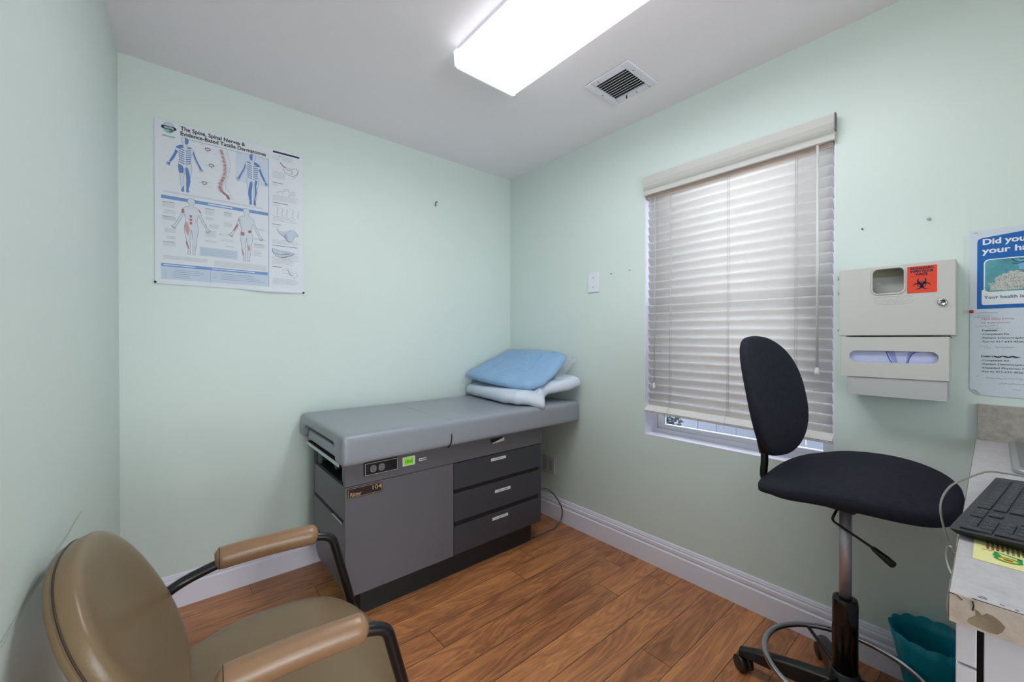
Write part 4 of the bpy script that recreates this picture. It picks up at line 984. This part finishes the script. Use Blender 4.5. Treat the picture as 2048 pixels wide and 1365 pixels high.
def annulus(c, r0, r1, a0, a1, taper=False, n=28):
    vs = []; 
    for i in range(n + 1):
        t = i / n; a = a0 + (a1 - a0) * t; k = math.sin(math.pi * t) ** .6 if taper else 1; rm = (r0 + r1) / 2 + (r0 - r1) / 2 * (1 - k) * -1
        ri = r1 - (r1 - r0) * k if taper else r0
        vs += [(xs, c[0] - ri * math.cos(a), c[1] + ri * math.sin(a)), (xs, c[0] - r1 * math.cos(a), c[1] + r1 * math.sin(a))]
    mb.add(vs, [(2 * i, 2 * i + 1, 2 * i + 3, 2 * i + 2) for i in range(n)])
for q in (90, 210, 330):
    a = math.radians(q); c = (by - .0115 * math.cos(a), bz + .0115 * math.sin(a))
    annulus(c, .0062, .0112, a + math.radians(28) - math.pi * 2 + .0, a - math.radians(28), True)
annulus((by, bz), .0088, .0108, 0, 2 * math.pi)
mb.build('sticker_print', NAVY, stk, recalc=False)
lk = MB().lathe([(.0115, 0), (.0115, -.004), (.0095, -.006), (.0075, -.006), (.0070, -.0045), (0, -.0045)], (XF, .107, 1.3425), 'x', 24).build('key_lock', CHROME, sh)
MB().box(XF - .0052, XF - .0045, .103, .111, 1.3415, 1.3437).build('keyhole', BLK, lk)
for z in (1.455, 1.40, 1.262): MB().lathe([(.006, -.010), (.006, .010)], (XF + .035, .377, z), seg=10).build('hinge', BEIGE, sh)

gh = empty('towel_dispenser', (XR, .23, 1.022), 'beige metal holder with an oval slot, mounted directly below the sharps cabinet', 'dispenser')
mb = MB(); plate_hole(mb, .092, .365, 1.088, 1.231, rrect((.2285, 1.162), .226, .040, .0198, 10), XF + .002, XF + .005); mb.build('front_cover', BEIGE, gh, bevel=.001)
mb = MB(); mb.box(XF + .005, XR, .092, .095, 1.088, 1.231); mb.box(XF + .005, XR, .362, .365, 1.088, 1.231); mb.box(XF + .005, XR, .095, .362, 1.228, 1.231); mb.build('cover_shell', BEIGE, gh)
MB().box(XF + .006, XR, .096, .347, 1.022, 1.0875).build('lower_tray', M('beige_tray', (192, 191, 192), .45), gh, bevel=.001)
cb = MB().box(XF + .014, XR - .01, .10, .355, 1.089, 1.22).build('glove_box', GLOVE, gh)
xs2 = XF + .0136
mb = MB()
mb.poly([(xs2, .242, 1.186), (xs2, .222, 1.186), (xs2, .212, 1.138), (xs2, .223, 1.138)]); mb.poly([(xs2, .186, 1.186), (xs2, .160, 1.186), (xs2, .176, 1.174), (xs2, .185, 1.160), (xs2, .188, 1.138), (xs2, .194, 1.138)])
mb.build('box_print', M('violet_light', (150, 156, 216), .5), cb, recalc=False)
mb = MB(); mb.tube(spline([(xs2, .243, 1.188), (xs2, .238, 1.165), (xs2, .226, 1.140), (xs2, .205, 1.134)], 6), .0016, 5); mb.tube(spline([(xs2, .150, 1.184), (xs2, .172, 1.178), (xs2, .184, 1.160), (xs2, .189, 1.138)], 6), .0016, 5); mb.build('box_line', GLOVED, cb)
MB().tube([(XF + .03, .094, 1.234), (XF + .03, .087, 1.228)], .002, 8).build('mounting_screw', SOCK, gh)

# ================================================================= PAPERS ON THE RIGHT WALL
XS = XR - .0015
hp = empty('handwashing_poster', (XR, -.04, 1.30), 'blue and white hand hygiene poster taped above the typed instruction sheet', 'poster')
sp_ = MB().box(XS, XR - .0003, -.160, .0525, 1.302, 1.577).build('paper', PAPER2, hp)
x1, x2, x3 = XS - .0004, XS - .0008, XS - .0012
def flat(name, mat, pts, x, parent): return MB().poly([(x, y, z) for y, z in pts]).build(name, mat, parent, recalc=False)
R1 = rrect((-.05, 1.4365), .172, .231, .012)
flat('blue_panel', BLUEP, [(.036, 1.3215), (.036, 1.538), (.0335, 1.547), (.026, 1.5505), (-.136, 1.5665), (-.136, 1.3215)], x1, sp_)
flat('picture_border', WHITEP, rrect((-.054, 1.4265), .152, .108, .012), x2 + .0001, sp_)
flat('caption_panel', WHITEP, rrect((-.050, 1.359), .152, .050, .006), x2, sp_)
flat('picture', TEALP, rrect((-.0545, 1.4265), .147, .102, .011), x2 - .0002, sp_)
flat('foam_mound', FOAM, [(.010, 1.379), (.006, 1.394), (-.006, 1.412), (-.022, 1.430), (-.045, 1.438), (-.075, 1.434), (-.10, 1.418), (-.126, 1.379)], x2 - .00035, sp_)
mb = MB()
rq = random.Random(11)
for k in range(150):
    y = rq.uniform(-.128, .008); z = 1.379 + rq.random() * max(.006, .062 * (1 - ((y + .045) / .062) ** 2 * .9)); r = rq.uniform(.0022, .0048)
    mb.poly([(x3 - k * 2e-6, y + r * math.cos(a * .698), z + r * .8 * math.sin(a * .698)) for a in range(9)])
mb.build('foam_bubbles', FOAM, sp_, recalc=False)
mb = MB()
for k in range(60):
    y = rq.uniform(-.12, .006); z = 1.381 + rq.random() * max(.006, .055 * (1 - ((y + .045) / .062) ** 2 * .9)); r = rq.uniform(.002, .0045)
    mb.tube([(x3 - .0004, y + r * math.cos(a * .5), z + r * .8 * math.sin(a * .5)) for a in range(9)], .0003, 4)
mb.build('bubble_outline', GREYD, sp_, recalc=False)
flat('tap_water', M('water_blue', (120, 180, 220), .4), [(-.046, 1.470), (-.075, 1.470), (-.075, 1.44), (-.050, 1.44)], x3 - .0005, sp_)
mb = MB()
for pts in ([(-.036, 1.476), (-.040, 1.468), (-.052, 1.463), (-.08, 1.466)], [(-.036, 1.462), (-.046, 1.459), (-.058, 1.462), (-.08, 1.463)], [(-.050, 1.474), (-.060, 1.470), (-.07, 1.476)]):
    mb.tube([(x3 - .0007, y, z) for y, z in pts], .0009, 5)
mb.build('tap_drawing', NAVY, sp_)
mb = MB(); tx(mb, 'Did you know', .0245, 1.5285, .0180, .158, x3, .03); tx(mb, 'your hands', .0262, 1.500, .0180, .136, x3, .03); mb.build('poster_heading', WHITEP, sp_, recalc=False)
mb = MB(); tx(mb, 'Your health is in', .0212, 1.3535, .0095, .095, x3, .02); mb.build('poster_caption', TEALT, sp_, recalc=False)
tag(MB().box(XR - .0004, XR - .0001, .050, .067, 1.300, 1.562).build('tape_strip', M('clear_tape', (216, 228, 224), .3), origin=(XR, .058, 1.43)), 'translucent paper strip on the wall along the left edge of the hand poster', 'paper strip')

ins = empty('instruction_sheet', (XR, -.05, 1.04), 'typed white instruction sheet with handwritten notes, below the blue hand poster', 'sheet')
mb = MB(); mb.add([(XS - .0006, .0512, 1.306), (XS - .0006, .0512, 1.060), (XS - .0006, .038, 1.043), (XS - .0006, -.165, 1.038), (XS - .0006, -.165, 1.306)], [(0, 1, 2, 3, 4)]); s2 = mb.build('paper', PAPER2, ins)
so = s2.modifiers.new('solid', 'SOLIDIFY'); so.thickness = .0008; so.offset = 0
MB().add([(XS - .0012, .0505, 1.062), (XS - .0030, .036, 1.057), (XS - .0012, .0255, 1.0435), (XS - .0012, .0375, 1.043)], [(0, 1, 2, 3)]).build('folded_corner', M('fold_grey', (190, 196, 208), .4), ins, recalc=False)
xi = XS - .0012
mb = MB()
for s_, z, w in (('-Completed Rx', 1.2375, .058), ('-Patient Demographics', 1.2255, .094), ('-Fax to 917-633-4556', 1.2135, .086), ('-Completed RX', 1.1530, .059), ('-Patient Demographics', 1.1410, .094), ('-Detailed Physician Notes', 1.1290, .110), ('-Fax to 917-633-4556', 1.1170, .086)):
    tx(mb, s_, .0265, z, .0052, w, xi, .014)
tx(mb, 'Topicals:', .0262, 1.2495, .0052, .0345, xi, .03); tx(mb, 'DME/Cold Therapy:', .0265, 1.1655, .0052, .080, xi, .03)
mb.build('typed_text', INK, s2, recalc=False)
mb = MB(); tx(mb, 'Med Sales Force', .0258, 1.2860, .0052, .066, xi); tx(mb, 'Rx Instructions', .0258, 1.2740, .0052, .058, xi); mb.build('red_heading', REDT, s2, recalc=False)
mb = MB()
for k in range(5): mb.tube(spline([(xi - .0001, .000 - .0095 * j, 1.1680 + .0022 * (-1) ** j + (k - 2) * .0006) for j in range(6)], 3), .00045, 4)
mb.build('crossed_out_scribble', INK, s2)
mb = MB(); rw = random.Random(21)
for (y0, y1, z, h) in ((.036, -.010, 1.3085, .003), (.040, .004, 1.2995, .003), (.042, -.004, 1.2935, .003), (.041, -.010, 1.2660, .004), (.010, -.018, 1.2585, .003), (.030, .010, 1.2005, .004), (.020, .004, 1.1955, .003), (-.002, -.042, 1.1985, .0035),
                       (.037, .028, 1.1030, .003), (.036, .032, 1.0875, .003), (.016, -.060, 1.0985, .0045), (-.010, -.065, 1.0830, .0042), (-.038, -.055, 1.0660, .004)):
    p = []; y = y0
    while y > y1: p.append((xi - .0001, y, z + h * rw.uniform(-.6, .6))); y -= rw.uniform(.0012, .0026)
    if len(p) > 2: mb.tube(spline(p, 2), .00032, 4)
mb.build('handwriting', M('pencil_ink', (96, 104, 128), .6), s2)
o = MB().lathe([(.005, 0), (.005, -.002), (.003, -.004), (.0032, -.008), (.0055, -.010), (.005, -.0125), (0, -.013)], (XS, .0475, 1.3135), 'x', 16).build('red_push_pin', REDPIN, origin=(XR, .0475, 1.3135))
tag(o, 'red push pin holding the corner between the two sheets on the right wall', 'push pin')
o = MB().box(XS - .001, XS, .035, .0440, 1.5690, 1.5702).build('staple', SOCK, origin=(XR, .04, 1.569)); tag(o, 'small metal staple at the top left corner of the hand poster', 'staple')

# ================================================================= COUNTER
DX0, DY1, DZ = .767, .0355, .900
DYE = -.62
cab = empty('base_cabinet', (1.39, -.3, 0), 'white base cabinet carrying the counter at the right edge', 'cabinet')
MB().box(.806, XR - .004, DYE, .030, .09, .862).build('cabinet_body', CAB, cab)
MB().box(.846, XR - .004, DYE + .02, .010, 0, .09).build('toe_kick', VOID, cab)
MB().box(.799, .806, .0125, .0305, .09, .862).build('end_stile', CABE, cab)
cd1 = MB().box(.788, .806, .0125, .0305, .803, .8605).build('drawer_front', CAB, cab, bevel=.001); MB().box(.788, .806, .0125, .0305, .09, .800).build('narrow_panel', CAB, cab, bevel=.001)
MB().box(.788, .806, -.40, .0065, .09, .8605).build('cabinet_door', CAB, cab, bevel=.001); MB().box(.788, .806, DYE, -.404, .09, .8605).build('cabinet_door', CAB, cab, bevel=.001)
MB().box(.801, .8062, .0066, .0124, .09, .8605).build('door_gap', VOID, cab)
ct = empty('countertop', (1.39, -.3, .863), 'pale stone laminate counter slab with chipped front edge at the right', 'countertop')
MB().box(DX0 + .001, 1.4530, DYE, DY1, .863, DZ).build('slab', LAMIN, ct, bevel=.0008); MB().box(1.4536, XR, DYE, DY1, .863, DZ).build('slab', LAMIN, ct, bevel=.0008)
fe = MB().box(DX0 - .0008, DX0 + .001, DYE, DY1, .863, DZ - .0004).build('front_edge_band', LAMEDGE, ct)
MB().box(DX0 + .003, XR, DY1, DY1 + .0009, .864, DZ - .0006).build('end_edge_band', M('edge_dark', (120, 104, 88), .6), ct)
rc = random.Random(4); ch = [(.0165, .8905), (.0135, .8885), (.0125, .881), (.0175, .8755), (.020, .870), (.0165, .8675), (.010, .8665), (.002, .8655), (-.0045, .8668), (-.0085, .8720), (-.0105, .8790), (-.0065, .8835), (-.001, .8875), (.004, .8880), (.008, .8830), (.0105, .8870)]
MB().poly([(DX0 - .0011, y, z) for y, z in ch]).build('chipped_patch', WORN, fe, tri=True)
MB().tube([(DX0 - .001, .0355, .8995), (DX0 - .001, .029, .8990), (DX0 - .001, .0245, .8945)], .0006, 5).build('edge_crack', WELT, fe)
MB().tube([(DX0 - .001, .0155, .8975), (DX0 - .001, .0145, .8920), (DX0 - .001, .0155, .886)], .0009, 5).build('edge_crack', WELT, fe)
mb = MB(); mb.tube([(DX0 + .001, .0165, .9000), (DX0 + .001, -.06, .8998)], .0005, 5); mb.build('edge_seam', WELT, fe)
mb = MB()
for (x, y, l) in ((.778, .012, .008), (.782, .010, .006), (.776, -.006, .004), (.774, -.018, .003)): mb.tube([(x, y, DZ + .0002), (x - .001, y - l, DZ + .0002)], .0006, 5)
mb.build('surface_scratch', GREYD, ct)
MB().box(XR - .020, XR - .0005, DYE, .0335, DZ, 1.013).build('backsplash', LAMSPL, ct, bevel=.001)

# keyboard
KO = Vector((.979, .048, DZ)); ku = Vector((.9932, -.1162, 0)); kv = Vector((-.1162, -.9932, 0)); kz = Vector((0, 0, 1))
kb = empty('keyboard', (1.19, -.05, DZ), 'black full size computer keyboard overhanging the counter edge', 'keyboard')
def KP(u, v, z): return KO + ku * u + kv * v + kz * z
mb = MB(); KW, KD = .442, .150
low = [KP(.013, .008, .004), KP(KW - .013, .008, .004), KP(KW - .013, KD - .012, .006), KP(.013, KD - .012, .006)]
hi = [KP(0, 0, .0145), KP(KW, 0, .0145), KP(KW, KD, .0235), KP(0, KD, .0235)]
mb.add(low + hi, [(3, 2, 1, 0), (4, 5, 6, 7), (0, 1, 5, 4), (1, 2, 6, 5), (2, 3, 7, 6), (3, 0, 4, 7)]); body = mb.build('keyboard_body', KEYB, kb, bevel=.0025)
MB().add([KP(u, v, z) for u in (.03, .41) for v in (.02, .12) for z in (0, .0055)], [(0, 1, 3, 2), (4, 6, 7, 5), (0, 4, 5, 1), (2, 3, 7, 6), (0, 2, 6, 4), (1, 5, 7, 3)]).build('rubber_foot', BLK, kb)
def key(u, v, w=.0165, d=.0165, leg=True):
    z = .0142 + .009 * (v + d / 2) / KD
    b_ = [KP(u, v, z), KP(u + w, v, z), KP(u + w, v + d, z + .0009), KP(u, v + d, z + .0009)]; i_ = .0009; h_ = .0025
    t_ = [KP(u + i_, v + i_, z + h_), KP(u + w - i_, v + i_, z + h_), KP(u + w - i_, v + d - i_, z + h_ + .0009), KP(u + i_, v + d - i_, z + h_ + .0009)]
    return MB().add(b_ + t_, [(3, 2, 1, 0), (4, 5, 6, 7), (0, 1, 5, 4), (1, 2, 6, 5), (2, 3, 7, 6), (3, 0, 4, 7)]).build('key', KEYC, kb, bevel=.0008)
G_ = .0188; U0 = .0125; V0 = .011
keys = []
# number pad (its right column is nearest the camera): enter, plus tall
keys += [(U0, V0, 1, 2), (U0, V0 + 2 * G_, 1, 2), (U0, V0 + 4 * G_, 1, 1), (U0 + G_, V0, 1, 1), (U0 + 2 * G_, V0, 2, 1)]
for r in (1, 2, 3, 4):
    for c in (1, 2, 3): keys.append((U0 + c * G_, V0 + r * G_, 1, 1))
UA = U0 + 4 * G_ + .006
keys += [(UA + c * G_, V0, 1, 1) for c in range(3)] + [(UA + G_, V0 + G_, 1, 1)] + [(UA + c * G_, V0 + r * G_, 1, 1) for r in (3, 4) for c in range(3)]
UM = UA + 3 * G_ + .006
row0 = [1.25, 1.25, 1.25, 6.25, 1.25, 1.25, 1.25]
rows = [row0, [2.6] + [1] * 10 + [1.2], [2.1] + [1] * 11 + [1], [1.4] + [1] * 12, [1.9] + [1] * 12]
for r, rw_ in enumerate(rows):
    u = UM
    for w in rw_:
        if u + w * G_ > KW - .006: w = (KW - .006 - u) / G_
        if w > .5: keys.append((u, V0 + r * G_, w, 1))
        u += w * G_
for k_ in keys[:99]: key(k_[0], k_[1], k_[2] * G_ - .0022, k_[3] * G_ - .0022)
mb = MB()
for k_ in keys[:99]:
    z = .0142 + .009 * (k_[1] + .008) / KD + .0030; u, v = k_[0] + k_[2] * G_ * .5, k_[1] + .008
    mb.add([KP(u, v, z + .0004), KP(u + .0026, v, z + .0004), KP(u + .0026, v + .0014, z + .0005), KP(u, v + .0014, z + .0005)], [(0, 1, 2, 3)])
mb.build('key_legends', M('legend_grey', (170, 172, 178), .5), body, recalc=False)
# keyboard cable
cpts = [(1.44, -.046, .921), (1.40, -.020, .930), (1.34, .008, .940), (1.275, .036, .932), (1.20, .056, .927), (1.155, .066, .900), (1.130, .059, .860), (1.112, .045, .828), (1.105, .034, .845), (1.10, .030, .856)]
MB().tube(spline(cpts, 8), .0019, 8).build('keyboard_cable', CABLE, kb)
cl = empty('cable_clip', (1.06, .04, .85), 'clear plastic hook stuck to the end of the counter below the keyboard cable', 'hook')
MB().box(.985, 1.065, .0366, .0385, .838, .886).build('clip_plate', M('clip_clear', (190, 196, 190), .2), cl)
MB().tube([(.985 + .03 * math.sin(t), .042 + .009 * math.sin(t), .858 - .022 * math.cos(t)) for t in [k * .3 for k in range(11)]], .0016, 6).build('clip_hook', M('hook_clear', (176, 184, 180), .15), cl)
o = MB().tube([(.885, .039, .868), (.888, .0405, .845), (.884, .0415, .826), (.887, .0405, .812)], [.0015, .0022, .0028, .0022], 8).build('glue_strip', M('old_glue', (168, 160, 146), .7, bump=.6, bscale=200), origin=(.885, .04, .84))
tag(o, 'lump of old glue hanging from the end edge of the counter near its front corner', 'glue')
cdp = empty('yellow_card', (.96, -.02, DZ), 'pale yellow printed card lying on the counter in front of the keyboard', 'card')
def cp3(x, y, l=0.0): return (x, y, DZ + .0010 + l)
# the card's long side runs away from the counter end; its printing reads from the far side
MB().frame((.9085, -.075, DZ + .0002), (.1130, 0, 0), (0, .0940, 0), (0, 0, .0006)).build('card', YELLOW, cdp)
mb = MB()
mb.poly([cp3(.9620, -.0020), cp3(.9420, .0000), cp3(.9420, -.006), cp3(.9480, -.0095), cp3(.9560, -.0060)])
mb.poly([cp3(.9620, -.0020), cp3(.9590, -.0040), cp3(.9490, -.0280), cp3(.9530, -.0285)]); mb.poly([cp3(.9530, -.0240), cp3(.9530, -.0285), cp3(.9380, -.0285), cp3(.9400, -.0235), cp3(.9470, -.0235)])
mb.add([cp3(.9360 + (.0100 if j else .0068) * math.cos(t), -.0150 + (.0140 if j else .0100) * math.sin(t), .0002) for t in [k * .3142 for k in range(20)] for j in (0, 1)], [(2 * k, 2 * k + 1, (2 * k + 3) % 40, (2 * k + 2) % 40) for k in range(20)])
mb.build('green_lettering', GREENP, cdp, recalc=False)
mb = MB(); mb.poly([cp3(.9360 + .0062 * math.cos(k * .3142), -.0150 + .0092 * math.sin(k * .3142), .0002) for k in range(20)]); mb.build('logo_fill', M('avocado_yellow', (226, 200, 60), .5), cdp, recalc=False)
mb = MB(); mb.poly([cp3(.9358 + .0032 * math.cos(k * .3142), -.0150 + .0050 * math.sin(k * .3142), .0004) for k in range(20)]); mb.build('logo_centre', M('logo_brown', (150, 70, 30), .5), cdp, recalc=False)
mb = MB(); rc2 = random.Random(8)
for r in range(9):
    y = .006 - r * .0050; x = 1.005
    while x > .966:
        w = rc2.uniform(.0015, .0045); mb.poly([cp3(x, y), cp3(x - w, y), cp3(x - w, y - .0026), cp3(x, y - .0026)]); x -= w + .0012
mb.tube([cp3(.958, .0105), cp3(.9600, .0000)], .0004, 4)
mb.build('small_print', M('olive_ink', (92, 84, 40), .6), cdp, recalc=False)
mb = MB()
for r in (0, 2):
    for q in range(4): mb.poly([cp3(.9785 - q * .0032, .0062 - r * .005, .0003), cp3(.9762 - q * .0032, .0062 - r * .005, .0003), cp3(.9762 - q * .0032, .0034 - r * .005, .0003), cp3(.9785 - q * .0032, .0034 - r * .005, .0003)])
mb.build('red_print', REDT, cdp, recalc=False)
# silver tray with a rounded corner
tr = empty('metal_tray', (1.75, -.16, DZ), 'silver grey metal tray with rounded corners on the counter by the backsplash', 'tray')
mb = MB(); mb.prism([(x, y, DZ) for x, y in rrect((1.762, -.165), .425, .270, .03, 6)], (0, 0, .012)); mb.build('tray_rim', SILVER, tr, bevel=.004)
mb = MB(); mb.prism([(x, y, DZ + .0122) for x, y in rrect((1.772, -.168), .395, .250, .022, 6)], (0, 0, .0006)); mb.build('tray_panel', SILVERD, tr)
